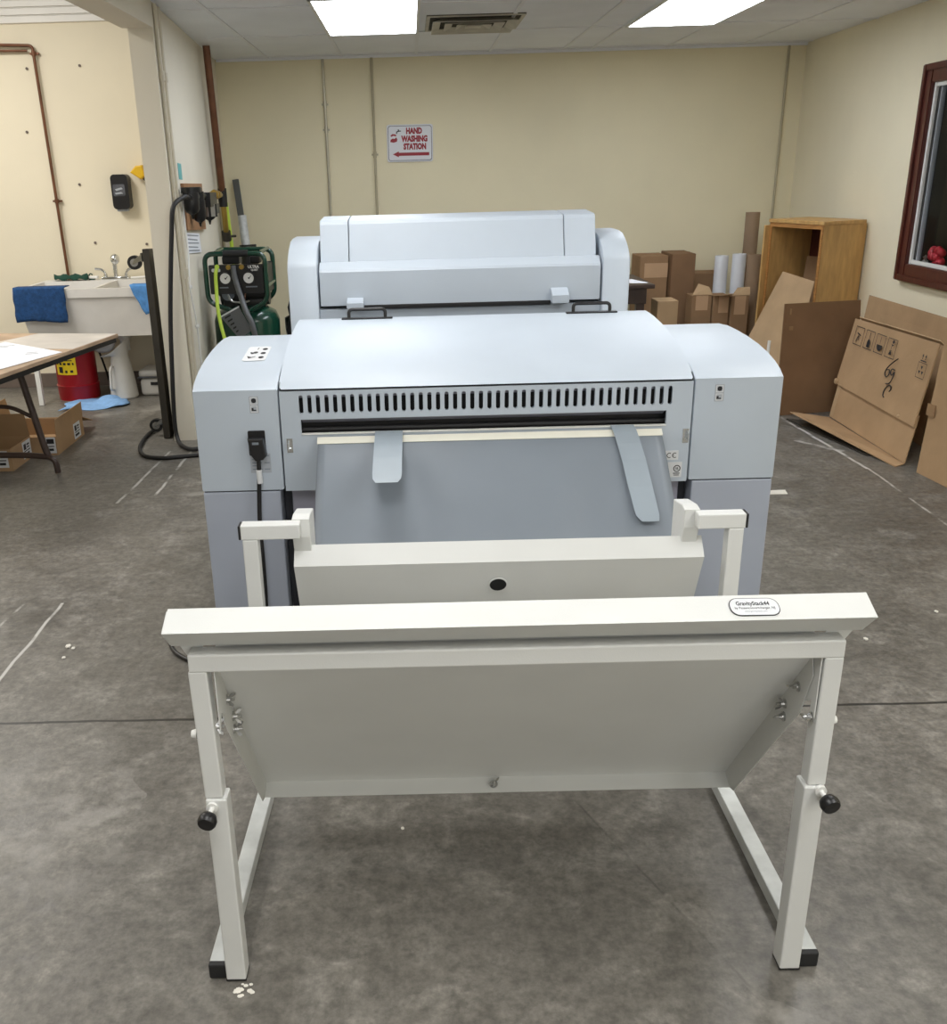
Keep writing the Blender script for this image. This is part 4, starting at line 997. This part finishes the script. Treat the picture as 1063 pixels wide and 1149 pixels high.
def tleg(y):
    bm = new(); tube(bm, [(-2.205 + (5.2 - y) * .0, y, .70), (-2.115, y, .17), (-2.10, y, .105)], .019, 10)
    tube(bm, rounded([(-3.0, y + .03, .125), (-2.2, y, .115), (-2.06, y - .01, .10), (-2.055, y - .01, .010)], .07), .017, 10)
    tube(bm, rounded([(-2.5, y, .40), (-2.27, y, .40), (-2.16, y, .34)], .05), .012, 8)
    tube(bm, [(-2.9, y + .03, .70), (-2.95, y + .03, .12)], .017, 10); tube(bm, rounded([(-2.95, y + .03, .12), (-3.08, y + .03, .11), (-3.09, y + .03, .010)], .06), .017, 10)
    obj('leg_frame', bm, 'brown_metal', t, True)
tleg(5.17)
bm = new(); slab(bm, [(-2.436, 4.837, .7400), (-1.985, 4.466, .7400), (-1.835, 4.910, .7400), (-2.284, 5.286, .7400)], .0015)
t = thing('paper_sheet', 'large white printed sheet lying on the folding table', 'paper', (-2.2, 4.9, .74)); obj('sheet', bm, 'paper', t)
bm = new()
for (x, y, w) in ((-2.28, 5.13, .10), (-2.26, 5.09, .06), (-2.34, 4.93, .12), (-2.30, 4.89, .08), (-2.02, 4.90, .05), (-2.01, 4.86, .06)):
    slab(bm, [(x, y, .7423), (x + w, y + .02, .7423), (x + w, y + .034, .7423), (x, y + .012, .7423)], .0004)
obj('printed_lines', bm, 'label_grey', t)
# open cartons under the table
def carton(x0, x1, y0, y1, h, label, m='kraft', flaps=(), T=None, group='open cartons under the folding table', th=.006, lab=True):
    t = thing('open_carton', label, 'cardboard box', ((x0 + x1) / 2, (y0 + y1) / 2, 0), group)
    bm = new()
    box(bm, (x0, y0, 0), (x1, y1, th)); box(bm, (x0, y0, th), (x1, y0 + th, h)); box(bm, (x0, y1 - th, th), (x1, y1, h)); box(bm, (x0, y0 + th, th), (x0 + th, y1 - th, h)); box(bm, (x1 - th, y0 + th, th), (x1, y1 - th, h))
    b = obj('body', bm, m, t)
    for side, ang, ln in flaps:
        bm = new(); a = R(ang); s_, c_ = math.sin(a), math.cos(a)
        if side == 'x1': P = [(x1, y0, h), (x1, y1, h), (x1 + ln * s_, y1, h + ln * c_), (x1 + ln * s_, y0, h + ln * c_)]
        if side == 'x0': P = [(x0, y0, h), (x0, y1, h), (x0 - ln * s_, y1, h + ln * c_), (x0 - ln * s_, y0, h + ln * c_)]
        if side == 'y1': P = [(x0, y1, h), (x1, y1, h), (x1, y1 + ln * s_, h + ln * c_), (x0, y1 + ln * s_, h + ln * c_)]
        if side == 'y0': P = [(x0, y0, h), (x1, y0, h), (x1, y0 - ln * s_, h + ln * c_), (x0, y0 - ln * s_, h + ln * c_)]
        slab(bm, P, .004); obj('flap', bm, m, t)
    if lab:
        bm = new(); T = face_T((x1 + .0005, y0 + (y1 - y0) * .75, h * .55), (0, 1, 0), (0, 0, 1)); plate(bm, rect2(-.06, -.05, .06, .05), [], T, .001); l_ = obj('shipping_label', bm, 'label', b)
        polys('label_print', [rect2(-.045, .0, -.01, .035), rect2(.0, .02, .04, .03), rect2(.0, .005, .035, .013), rect2(-.045, -.035, .03, -.02), rect2(-.045, -.012, .045, -.006)], T, 'ink', b, .0016)
        bm = new(); T = FRONT(x0 + (x1 - x0) * .92, y0 - .0005, h * .55); plate(bm, rect2(-.03, -.05, .03, .05), [], T, .001); obj('shipping_label', bm, 'label', b); bm = new(); plate(bm, rect2(-.34, -.03, -.26, .04), [], T, .001); obj('shipping_label', bm, 'label', b)
        polys('label_print', [rect2(-.022, .01, .022, .04), rect2(-.022, -.035, .015, -.02), rect2(-.022, -.01, .02, -.004), rect2(-.325, 0, -.285, .025)], T, 'ink', b, .0016)
    return t
carton(-2.66, -2.195, 5.56, 6.05, .115, 'flat open carton under the table with its right flap raised', flaps=(('x1', 2, .105), ('y1', 110, .2), ('x0', 10, .14)))
carton(-3.0, -2.345, 5.245, 5.545, .13, 'open carton nearest the table foot with labels on its side', flaps=(('y1', -12, .15),))

# ================================================================== COMPRESSOR CORNER
def compressor():
    cx, cy = -1.195, 6.86
    t = thing('air_compressor', 'dark green air compressor with tubular cage on the left behind the machine', 'air compressor', (cx, cy, 0))
    bm = new(); lathe(bm, [(.12, .03), (.19, .06), (.232, .11), (.232, .61), (.21, .665), (.15, .70), (.02, .715)], (cx, cy, 0), 40); tk = obj('tank', bm, 'green', t, True)
    bm = new(); lathe(bm, [(.17, 0), (.20, .04), (.18, .06)], (cx, cy, 0), 32); obj('foot_ring', bm, 'black', t, True)
    x0, x1 = -1.415, -1.005; yf, yb = 6.64, 7.02; z0, z1 = .70, 1.085
    for y in (yf, yb):
        bm = new(); tube(bm, rounded([(x0 + .16, y, z0), (x0, y, z0 + .06), (x0, y, z1), (x1, y, z1 - .005), (x1, y, z0 + .06), (x1 - .12, y, z0)], .06, 6), .017, 12); obj('cage_tube', bm, 'green', t, True)
    bm = new()
    for x in (x0 + .06, x1 - .03): tube(bm, [(x, yf, z1), (x, yb, z1)], .014, 10)
    tube(bm, [(x1, yf, .86), (x1, yb, .86)], .014, 10); obj('cage_tie', bm, 'green', t, True)
    bm = new(); cyl(bm, (x0 + .13, yf, z1), (x0 + .30, yf, z1 - .003), .023, seg=14); obj('grip', bm, 'rubber', t, True)
    # control panel
    T = FRONT(-1.205, yf - .006, .922); bm = new(); plate(bm, rrect(-.185, .185, -.105, .09, .01), [], T, .012); cp = obj('control_panel', bm, 'black', t)
    q = T @ Matrix.Translation((0, 0, .0125))
    for gx in (-.075, .085):
        g = q @ Matrix.Translation((gx, .0, 0)); bm = new(); plate(bm, disc2(0, 0, .043, 26), [disc2(0, 0, .036, 26)], g, .012); gb = obj('gauge', bm, 'black', cp)
        bm = new(); plate(bm, disc2(0, 0, .037, 26), [], g, .007); obj('gauge_face', bm, 'gauge', cp)
        polys('needle', [[(-.003, -.006), (.016, .016), (.018, .014), (.003, -.008)], disc2(0, 0, .005, 10)], g, 'ink', cp, .0078)
    for gx in (-.035, .055):
        bm = new(); g = q @ Matrix.Translation((gx - .01, .075, 0)); p0 = g @ V((0, 0, 0)); p1 = g @ V((0, 0, .03)); cyl(bm, p0, p1, .016, seg=14); obj('outlet', bm, 'brass', cp, True)
    text('lettering', 'ULTRA', .026, q @ Matrix.Translation((.122, .072, 0)), 'gauge', cp, .95, .0008)
    text('lettering', 'QUIET', .017, q @ Matrix.Translation((.128, .051, 0)), 'gauge', cp, 1.0, .0004)
    bm = new(); plate(bm, rrect(-.03, .03, -.012, .012, .01), [], q @ Matrix.Translation((-.135, .055, 0)), .001); obj('badge', bm, 'label', cp)
    bm = new(); plate(bm, rect2(-.04, -.004, .04, .004), [], q @ Matrix.Translation((.10, -.06, 0)), .001); plate(bm, rect2(-.03, -.004, .03, .004), [], q @ Matrix.Translation((-.09, -.062, 0)), .001); obj('gauge_caption', bm, 'film', cp)
    # pump & motor
    bm = new(); cyl(bm, (cx - .17, cy + .02, .78), (cx + .17, cy + .02, .78), .072, seg=24); box(bm, (cx - .15, cy - .05, .70), (cx + .15, cy + .09, .76), .01); obj('motor', bm, 'black', t, True)
    bm = new(); box(bm, (cx - .13, cy - .08, 1.0), (cx - .01, cy + .05, 1.055), .01); box(bm, (cx + .06, cy - .06, 1.0), (cx + .13, cy + .05, 1.05), .01); obj('pressure_switch', bm, 'black', t)
    bm = new(); cyl(bm, (cx - .10, cy - .13, .80), (cx - .10, cy - .08, .80), .042, seg=20); obj('fan_cover', bm, 'film', t, True)
    bm = new(); tube(bm, smooth_path([(cx - .10, cy - .13, .80), (cx - .07, cy - .14, .755), (cx + .0, cy - .14, .745), (cx + .04, cy - .10, .75)], 6), .008, 8); obj('pressure_pipe', bm, 'steel', t, True)
    bm = new(); tube(bm, smooth_path([(cx + .02, cy - .1, .80), (cx + .015, cy - .13, .76), (cx + .01, cy - .13, .72)], 4), .006, 8); obj('copper_line', bm, 'copper', t, True)
    bm = new(); box(bm, (x1 - .05, yf + .02, .80), (x1 + .0, yb - .02, 1.0), .01); obj('side_guard', bm, 'black', t)
    return cx, cy, yf
cx, cy, yf = compressor(); cx -= .03; yf += .02
t = thing('lime_air_hose', 'bright lime green hose hanging down the front of the compressor', 'hose', (cx - .14, yf - .05, .5))
bm = new(); tube(bm, smooth_path([(cx - .105, yf - .050, 1.0), (cx - .115, yf - .060, .95), (cx - .118, yf - .065, .86), (cx - .11, yf - .12, .74), (cx - .09, yf - .16, .62), (cx - .06, yf - .17, .45), (cx - .05, yf - .17, .2), (cx - .04, yf - .16, .014), (cx + .1, yf - .2, .014)], 8), .013, 10); obj('hose', bm, 'lime', t, True)
bm = new(); cyl(bm, (cx - .105, yf - .036, 1.0), (cx - .105, yf - .048, 1.0), .016, seg=12); obj('fitting', bm, 'lime', t, True)
t = thing('grey_air_hose', 'grey hose hanging from the compressor outlet over its dark green tank', 'hose', (cx + .03, yf - .05, .5))
bm = new(); tube(bm, smooth_path([(cx + .005, yf - .05, 1.005), (cx + .015, yf - .06, .92), (cx + .05, yf - .09, .80), (cx + .09, yf - .15, .70), (cx + .13, yf - .18, .61), (cx + .15, yf - .17, .4), (cx + .15, yf - .17, .014)], 8), .019, 12); obj('hose', bm, 'grey_hose', t, True)
t = thing('folded_leaflet', 'grey printed leaflet tucked against the green compressor tank', 'leaflet', (cx, yf - .1, .6))
bm = new(); P = [V((cx - .10, yf - .085, .665)), V((cx + .03, yf - .085, .73)), V((cx + .11, yf - .105, .575)), V((cx + .015, yf - .105, .52))]
slab(bm, P, .003); obj('card', bm, 'grey_hose', t)
bm = new()
for k in range(5):
    a = P[0].lerp(P[3], .12 + .16 * k); b_ = P[1].lerp(P[2], .12 + .16 * k); p0 = a.lerp(b_, .10); p1 = a.lerp(b_, .42 - .04 * k)
    off = V((0, -.0006, 0)); dz = V((0, 0, .012)); slab(bm, [p0 + off, p1 + off, p1 + off + dz, p0 + off + dz], -.0005)
obj('print', bm, 'dark', t)
bm = new(); slab(bm, [P[0] + V((0, -.001, 0)), P[1] + V((0, -.001, 0)), P[1] + V((0, -.001, .012)), P[0] + V((0, -.001, .012))], .002); obj('white_edge', bm, 'label', t)
# bundle leaning in the corner
t = thing('steel_bar', 'grey steel bar leaning in the left corner behind the compressor', 'metal bar', (-1.45, 8.6, 0))
bm = new(); sq(bm, (-1.335, 8.30, .0), (-1.515, 8.69, 1.55), .055, .02); obj('bar', bm, 'steelgrey', t)
t = thing('film_roll', 'black-wrapped roll standing in the left corner behind the compressor', 'roll', (-1.37, 8.35, 0))
bm = new(); cyl(bm, (-1.33, 8.08, 0), (-1.362, 8.14, 1.04), .070, seg=20); obj('wrap', bm, 'bag', t, True)
bm = new(); cyl(bm, (-1.372, 8.135, .95), (-1.397, 8.17, 1.27), .036, seg=18); obj('core', bm, 'clear', t, True)
bm = new(); bmesh.ops.create_icosphere(bm, subdivisions=4, radius=1.0)
random.seed(5)
for v in bm.verts:
    n = v.co.copy(); k = 1 + .10 * math.sin(n.x * 7 + n.z * 5) * math.sin(n.y * 9 + n.z * 3) + .06 * math.sin(n.z * 15 + n.x * 11)
    v.co = V((-.765 + n.x * .17 * k, 6.95 + n.y * .16 * k, .41 + n.z * .41 * k)) if n.z < .6 else V((-.765 + n.x * .16 * k, 6.95 + n.y * .15 * k, .41 + n.z * .47 * k))
zmin = min(v.co.z for v in bm.verts)
for v in bm.verts: v.co.z = max(0.0, v.co.z - zmin - .02)
o = obj('rubbish_bag', bm, 'bag', None, True); tag(o, 'black plastic bag between the compressor and the rear machine', 'bag')

# ================================================================== RIGHT-BACK CORNER
# dark small table with white paper
t = thing('side_table', 'small dark wooden table behind the machine, holding a white paper', 'table', (1.5, 7.4, 0))
bm = new(); box(bm, (1.10, 7.12, .715), (1.79, 7.85, .745), .006); obj('table_top', bm, 'dark_wood', t)
bm = new(); box(bm, (1.14, 7.16, .60), (1.74, 7.80, .715), .004); obj('apron', bm, 'dark_wood', t)
for x in (1.15, 1.67):
    for y in (7.17, 7.74): bm = new(); box(bm, (x, y, 0), (x + .06, y + .06, .62), .004); obj('leg', bm, 'dark_wood', t)
bm = new(); slab(bm, [(1.50, 7.25, .7455), (1.76, 7.22, .7455), (1.70, 7.50, .7455), (1.45, 7.52, .7455)], .0015); o = obj('paper_sheet', bm, 'paper'); tag(o, 'white paper lying on the small dark table behind the machine', 'paper')
# cartons
def closed_box(x0, x1, y0, y1, h, label, m, group, flaps=(), tape=None, rot=0.0, z=0.0):
    t = thing('cardboard_box', label, 'cardboard box', ((x0 + x1) / 2, (y0 + y1) / 2, z), group)
    bm = new(); box(bm, (x0, y0, z), (x1, y1, z + h), .006); b = obj('body', bm, m, t)
    for P in flaps: bm = new(); slab(bm, P, .004); obj('flap', bm, 'kraft_pale', t)
    if tape:
        bm = new(); T = FRONT((x0 + x1) / 2 + tape[0], y0 - .0005, z + h - tape[3] / 2 - tape[1]); plate(bm, rect2(-tape[2] / 2, -tape[3] / 2, tape[2] / 2, tape[3] / 2), [], T, .001); obj('tape', bm, 'tape', b)
    bm = new(); box(bm, (x0 + .002, (y0 + y1) / 2 - .002, z + h - .001), (x1 - .002, (y0 + y1) / 2 + .002, z + h + .0015)); obj('top_seam', bm, 'kraft_edge', t)
    return t
G = 'cartons along the back wall'
closed_box(1.945, 2.185, 8.30, 8.62, .845, 'tall brown carton beside the dark table, left of the tallest pair', 'kraft_mid', G, tape=(.02, .06, .20, .12))
closed_box(2.195, 2.395, 8.22, 8.60, .862, 'tall brown carton, right one of the tallest pair', 'kraft_dark', G)
closed_box(2.42, 2.70, 8.45, 8.70, .675, 'low brown carton behind the flapped boxes and right of tall cartons', 'kraft_mid', G)
def flapbox(x0, x1, y0, y1, h, label, tp, fl): return closed_box(x0, x1, y0, y1, h, label, 'kraft_mid', 'small flapped boxes in front of the back wall', fl, tp)
flapbox(2.295, 2.46, 7.90, 8.08, .555, 'small box with lifted flap nearest the tall cartons', (.0, .0, .10, .12), [[(2.295, 7.90, .557), (2.46, 7.90, .557), (2.44, 7.94, .615), (2.36, 7.98, .64)]])
flapbox(2.468, 2.605, 7.90, 8.08, .55, 'small box in the middle of the flapped row, under a white tube', (.02, .0, .08, .14), [[(2.468, 7.90, .552), (2.605, 7.90, .552), (2.61, 7.80, .575), (2.50, 7.80, .568)]])
flapbox(2.612, 2.76, 7.88, 8.06, .545, 'small box with lifted flap beside the kraft tubes', (.0, .0, .09, .15), [[(2.612, 7.88, .547), (2.76, 7.88, .547), (2.77, 7.92, .61), (2.68, 7.96, .60)]])
closed_box(1.86, 2.02, 7.30, 7.50, .60, 'small crumpled carton just right of the dark table', 'kraft_pale', 'cartons along the back wall')
def rolltube(x, y, r_, h, m, label, dx=0, dy=0, group='tubes standing by the back wall', z=0.0):
    bm = new(); 
    A = V((x, y, z)); B = V((x + dx, y + dy, z + h)); T = frame_to(A, B); L_ = (B - A).length
    lathe(bm, [(r_, 0), (r_, L_), (r_ * .86, L_), (r_ * .84, L_ - .2)], (0, 0, 0), 28); bmesh.ops.transform(bm, matrix=T, verts=bm.verts)
    o = obj('roll_tube', bm, m, None, True); return tag(o, label, 'tube', group)
rolltube(2.625, 8.26, .055, .835, 'tube_white', 'white tube beside the flapped boxes, the one farther from the kraft tubes')
rolltube(2.760, 8.22, .056, .85, 'tube_white', 'white tube standing right next to the kraft tubes')
rolltube(2.895, 8.36, .058, 1.175, 'tube', 'tall kraft cardboard tube standing beside the wooden cabinet', .005, .03)
rolltube(2.835, 8.06, .058, .855, 'tube', 'shorter kraft cardboard tube in front of the tall one', .003, .01)

# plywood cabinet, open front
def cabinet():
    N = V((2.925, 6.98, 0)); u_ = V((-.33, .944, 0)).normalized(); w_ = V((.944, .33, 0)).normalized()
    W_, D_, H_ = .56, .385, 1.14
    t = thing('wooden_cabinet', 'open golden plywood cabinet in the right back corner', 'cabinet', N + u_ * .28 + w_ * .18)
    def b(name, a0, a1, d0, d1, z0, z1, m, bev=.002):
        bm = new(); A = [bm.verts.new(N + u_ * a + w_ * d + V((0, 0, z))) for a in (a0, a1) for d in (d0, d1) for z in (z0, z1)]
        for f_ in ((0, 1, 3, 2), (4, 6, 7, 5), (0, 4, 5, 1), (2, 3, 7, 6), (0, 2, 6, 4), (1, 5, 7, 3)): bm.faces.new([A[i] for i in f_])
        if bev: bmesh.ops.bevel(bm, geom=list(bm.edges), offset=bev, segments=1, affect='EDGES')
        return obj(name, bm, m, t)
    b('side_panel', 0, .02, 0, D_, 0, H_, 'oak'); b('side_panel', W_ - .02, W_, 0, D_, 0, H_, 'oak')
    b('back_panel', .021, W_ - .021, D_ - .012, D_, 0.02, H_ - .02, 'mahogany')
    b('top', -.012, W_ + .012, -.012, D_ - .02, H_, H_ + .026, 'oak'); b('bottom', .021, W_ - .021, 0.004, D_ - .013, .06, .08, 'oak')
    b('face_edge', -.001, .021, -.006, 0, 0, H_, 'oak_edge', 0); b('face_edge', W_ - .021, W_ + .001, -.006, 0, 0, H_, 'oak_edge', 0)
    b('face_edge', .021, W_ - .021, -.006, 0.01, H_ - .03, H_, 'oak_edge', 0)
    b('open_door', W_ + .004, W_ + .022, -.045, .10, 0.03, H_ - .02, 'oak', .002)
    def c(a, d, z): return N + u_ * a + w_ * d + V((0, 0, z))
    return c, W_, D_, H_
cc, W_, D_, H_ = cabinet()
def sheet(label, P, m, t=.006, group='flattened cardboard in the right corner'):
    bm = new(); slab(bm, P, t); o = obj('cardboard_sheet', bm, m); return tag(o, label, 'cardboard', group)
sheet('upright brown cardboard piece deep inside the plywood cabinet', [cc(.06, D_ - .03, .085), cc(.36, D_ - .03, .085), cc(.36, D_ - .03, 1.04), cc(.06, D_ - .03, 1.04)], 'kraft_dark', -.006)
sheet('lower cardboard piece inside the cabinet, behind the leaning sheet', [cc(.05, .22, .085), cc(.46, .22, .085), cc(.46, .29, .885), cc(.05, .29, .885)], 'kraft_mid', -.006)
sheet('pale cardboard sheet leaning into the open front of the cabinet', [(2.62, 6.62, .01), (2.45, 7.30, .01), cc(.44, .06, .78), cc(.07, .04, .74)], 'kraft_pale', -.006)

# big flattened carton pieces along the right wall
t = thing('cardboard_sheet', 'tall brown cardboard panel facing the viewer in front of the cabinet', 'cardboard', (2.6, 6.1, 0), 'flattened cardboard in the right corner')
bm = new(); slab(bm, [(2.365, 6.06, .001), (2.95, 6.18, .001), (2.91, 6.24, .715), (2.385, 6.15, .715)], -.008); pnl = obj('panel', bm, 'kraft_dark', t)
for x, z, w, h in ((2.425, .665, .006, .018), (2.435, .56, .012, .012)):
    bm = new(); yy = 6.06 + .09 * z / .715 + (x - 2.37) * .19; box(bm, (x - w, yy - .012, z - h), (x + w, yy - .002, z + h)); obj('hand_hole', bm, 'kraft_edge', pnl)
sheet('long cardboard sheet standing against the right wall under the window', [(3.02, 6.50, .001), (2.90, 4.9, .001), (3.06, 4.9, .70), (3.12, 6.56, .70)], 'kraft', .008)
# leaning carton with handling marks
t = thing('leaning_carton', 'flattened carton with fragile symbols and handwriting, leaning under the window', 'cardboard', (2.72, 5.4, 0), 'flattened cardboard in the right corner')
BL, BR = V((2.655, 5.90, .03)), V((2.655, 4.925, .012)); TL, TR = V((2.83, 6.08, .618)), V((2.865, 5.13, .618))
n_ = (BR - BL).cross(TL - BL).normalized()
if n_.x > 0: n_ = -n_
def q(u_, v_, o=0.0): return (BL.lerp(BR, u_)).lerp(TL.lerp(TR, u_), v_) + n_ * o
bm = new(); slab(bm, [q(0, 0), q(1, 0), q(1, .40), q(0, .40)], .006); lw = obj('lower_leaf', bm, 'kraft', t)
bm = new(); slab(bm, [q(-.02, .33, .010), q(1.0, .30, .010), q(1.0, 1.0, .006), q(0.0, 1.0, .006)], .008); up_ = obj('upper_leaf', bm, 'kraft', t)
bm = new(); slab(bm, [q(.04, 1.0, -.02), q(1.0, 1.0, -.02), q(1.0, 1.03, .010), q(.04, 1.03, .008)], .006); obj('top_fold', bm, 'kraft_pale', t)
bm = new(); slab(bm, [BL + V((-.005, 0, -.005)), BR + V((-.005, 0, 0)), BR + V((-.06, -.02, -.008)), V((2.37, 5.84, .085))], .006); obj('front_flap', bm, 'kraft', t)
bm = new(); slab(bm, [q(.0, .02, .007), q(.05, .02, .007), q(.05, .33, .007), q(.0, .33, .007)], .001); obj('edge_band', bm, 'kraft_pale', lw)
# torn white bits on the cut line
bm = new(); sphere(bm, q(-.01, .35, .02), .022, (.6, 1, 1), 10); sphere(bm, q(.82, .32, .014), .015, (.5, 1.2, .8), 10); obj('torn_bit', bm, 'kraft_pale', up_, True)
# printed symbols: frame mapping (u along, v up) on the upper leaf
PT = face_T(q(0, .33, .0165), q(1, .33, 0) - q(0, .33, 0), q(0, 1, 0) - q(0, .33, 0))
PW = (q(1, .5) - q(0, .5)).length; PH = (q(.5, 1) - q(.5, .33)).length
if PT.col[2].to_3d().dot(n_) < 0: pass
def ring_rect(x0, y0, x1, y1, w=.004):
    return [rect2(x0, y0, x1, y0 + w), rect2(x0, y1 - w, x1, y1), rect2(x0, y0, x0 + w, y1), rect2(x1 - w, y0, x1, y1)]
sh = []; px0, py0, s_ = .055, PH - .165, .110
for k in range(4): sh += ring_rect(px0 + k * .138, py0, px0 + k * .138 + s_, py0 + .115)
x = px0 + .138 + .055   # bottle
sh += [[(x - .018, py0 + .012), (x + .018, py0 + .012), (x + .018, py0 + .045), (x + .006, py0 + .062), (x - .006, py0 + .062), (x - .018, py0 + .045)], rect2(x - .003, py0 + .062, x + .004, py0 + .105)]
x = px0 + .276 + .055    # bowl under rain
sh += [[(x + .032 * math.cos(R(180 + 180 * k / 10)), py0 + .052 + .036 * math.sin(R(180 + 180 * k / 10))) for k in range(11)], rect2(x - .002, py0 + .06, x + .002, py0 + .10)]
x = px0 + .414 + .055   # plant-like mark
sh += [disc2(x + .01, py0 + .098, .012, 10), [(x - .012, py0 + .085), (x + .008, py0 + .070), (x + .030, py0 + .088), (x + .01, py0 + .08)], rect2(x - .002, py0 + .02, x + .002, py0 + .075), [(x - .016, py0 + .02), (x + .016, py0 + .02), (x + .010, py0 + .038), (x - .010, py0 + .038)], [(x - .018, py0 + .045), (x, py0 + .036), (x + .016, py0 + .050), (x, py0 + .043)]]
x = px0 + .05          # faint figure
sh += [[(x - .02, py0 + .02), (x - .012, py0 + .02), (x + .005, py0 + .06), (x - .004, py0 + .06)], [(x - .02, py0 + .07), (x + .03, py0 + .06), (x + .03, py0 + .066), (x - .02, py0 + .078)], rect2(x + .01, py0 + .03, x + .015, py0 + .06)]
rx = PW - .105          # up arrows + recycling square at right
for k in (0, .030): sh += [[(rx + k + .012, PH - .10), (rx + k + .018, PH - .10), (rx + k + .018, PH - .085), (rx + k + .024, PH - .085), (rx + k + .015, PH - .068), (rx + k + .006, PH - .085), (rx + k + .012, PH - .085)]]
sh += [rect2(rx, PH - .112, rx + .06, PH - .106)] + ring_rect(rx - .012, PH - .205, rx + .075, PH - .118, .003)
for k in range(3):
    a = R(90 + 120 * k); cxx, cyy = rx + .031 + .018 * math.cos(a), PH - .162 + .018 * math.sin(a)
    sh.append([(cxx + .013 * math.cos(a + d), cyy + .013 * math.sin(a + d)) for d in (R(60), R(180), R(300))])
polys('handling_symbols', sh, PT, 'ink', up_, .0012)
# handwriting "69C" drawn as marker strokes
def stroke(bm, pts, w=.0032):
    P = [PT @ V((a, b, .0016)) for a, b in pts]; tube(bm, smooth_path(P, 6), w, 6)
bm = new(); hx, hy = .53, .075
def hp(l): return [(hx + a * .10, hy + b * .092) for a, b in l]
stroke(bm, hp([(1.0, 2.35), (.55, 2.0), (.12, 1.55), (.02, 1.2), (.25, 1.02), (.48, 1.22), (.40, 1.5), (.15, 1.45)]))
stroke(bm, hp([(.98, 1.62), (.68, 1.62), (.60, 1.38), (.82, 1.25), (1.0, 1.5), (.98, 1.15), (.80, .75), (.40, .62)]))
stroke(bm, hp([(1.0, .25), (1.12, .42), (1.0, .62), (.72, .55), (.48, .25), (.45, -.1), (.62, -.22)]))
obj('handwriting', bm, 'ink', up_, True)
# right-most carton side at the frame edge
t = thing('cardboard_sheet', 'pale cardboard panel at the right edge beside the leaning carton', 'cardboard', (2.7, 4.5, 0), 'flattened cardboard in the right corner')
bm = new(); slab(bm, [(2.655, 4.80, .001), (2.735, 3.9, .001), (2.80, 4.0, .66), (2.745, 4.90, .66)], -.008); pnl = obj('panel', bm, 'kraft', t)
bm = new(); slab(bm, [(2.690, 4.856, .30), (2.696, 4.79, .30), (2.702, 4.80, .36), (2.697, 4.866, .36)], .004); obj('tape_patch', bm, 'kraft_edge', pnl)
# thin dark sheet laid as the shadow under the leaning carton's flap
bm = new(); slab(bm, [(2.40, 5.96, .002), (2.53, 5.12, .002), (2.59, 5.10, .002), (2.60, 5.86, .002)], .006); o = obj('cardboard_sheet', bm, 'brown_board'); tag(o, 'dark sheet standing in for the shadow under the leaning carton', 'cardboard', 'flattened cardboard in the right corner')
# white plastic offcut by the machine's right shoulder
bm = new(); tube(bm, [(2.245, 6.00, .02), (2.26, 6.02, .505)], .010, 8); box(bm, (2.23, 5.99, 0), (2.27, 6.03, .02)); o = obj('white_stick', bm, 'white'); tag(o, 'thin white plastic strip standing by the tall brown cardboard panel', 'plastic strip')

# bits on the floor
random.seed(21)
bm = new()
for (x, y, s_) in ((-.06, 1.995, .005), (-1.272, 3.034, .012), (-1.25, 3.02, .008), (-1.26, 2.95, .008), (1.55, 2.95, .009), (1.9, 3.15, .008)):
    bmesh.ops.create_icosphere(bm, subdivisions=1, radius=s_, matrix=Matrix.Translation((x, y, s_ * .35)) @ Matrix.Diagonal((1, 1.2, .5, 1)))
for k in range(16):
    x, y = -.391 + random.gauss(0, .012), 1.495 + random.gauss(0, .010); s_ = random.uniform(.002, .006)
    bmesh.ops.create_icosphere(bm, subdivisions=1, radius=s_, matrix=Matrix.Translation((x, y, s_ * .2)) @ Matrix.Diagonal((1.3, 1, .35, 1)))
o = obj('floor_debris', bm, 'debris'); tag(o, 'small white crumbs scattered on the concrete floor', 'debris', kind='stuff')
bm = new(); slab(bm, [(1.745, 4.50, .001), (1.86, 4.50, .001), (1.87, 4.56, .002), (1.77, 4.56, .001)], .002); o = obj('paper_scrap', bm, 'debris'); tag(o, 'white scrap on the floor right of the machine', 'scrap')

# ------------------------------------------------------------------ lights
def area(name, loc, sx, sy, power, col=(1, 1, 1), rot=(0, 0, 0)):
    l = bpy.data.lights.new(name, 'AREA'); l.shape = 'RECTANGLE'; l.size = sx; l.size_y = sy; l.energy = power; l.color = col
    o = bpy.data.objects.new(name, l); C.objects.link(o); o.location = loc; o.rotation_euler = rot; return o
for k, (x, y, p) in enumerate(((-.23, 3.5, 24), (1.85, 3.5, 24), (-.23, .9, 30), (1.85, .9, 30), (-.23, -2.0, 30), (1.85, -2.0, 30))):
    area('ceiling_lamp', (x, y, CEIL - .03), .6, 1.2, p, (1.0, .995, .985))
area('rear_fill_light', (.9, -4.3, 1.45), 4.2, 2.1, 45, (.96, .98, 1.0), (R(90), 0, 0))  # broad fill lamp added behind the camera to brighten the front faces
for k, (x, y, p) in enumerate(((-3.2, 5.6, 70), (-3.4, 2.2, 55), (-5.2, 5.0, 52))):
    area('sink_room_lamp', (x, y, 3.2), .6, 1.2, p, (1.0, .97, .92))
area('office_lamp', (4.4, 5.5, CEIL - .05), .5, .5, 4, (1, .95, .85))
w = bpy.data.worlds.new('world'); SC.world = w; w.use_nodes = True
w.node_tree.nodes['Background'].inputs[0].default_value = (.9, .95, 1, 1); w.node_tree.nodes['Background'].inputs[1].default_value = .3
SC.view_settings.view_transform = 'Standard'
SC.view_settings.exposure = -0.15
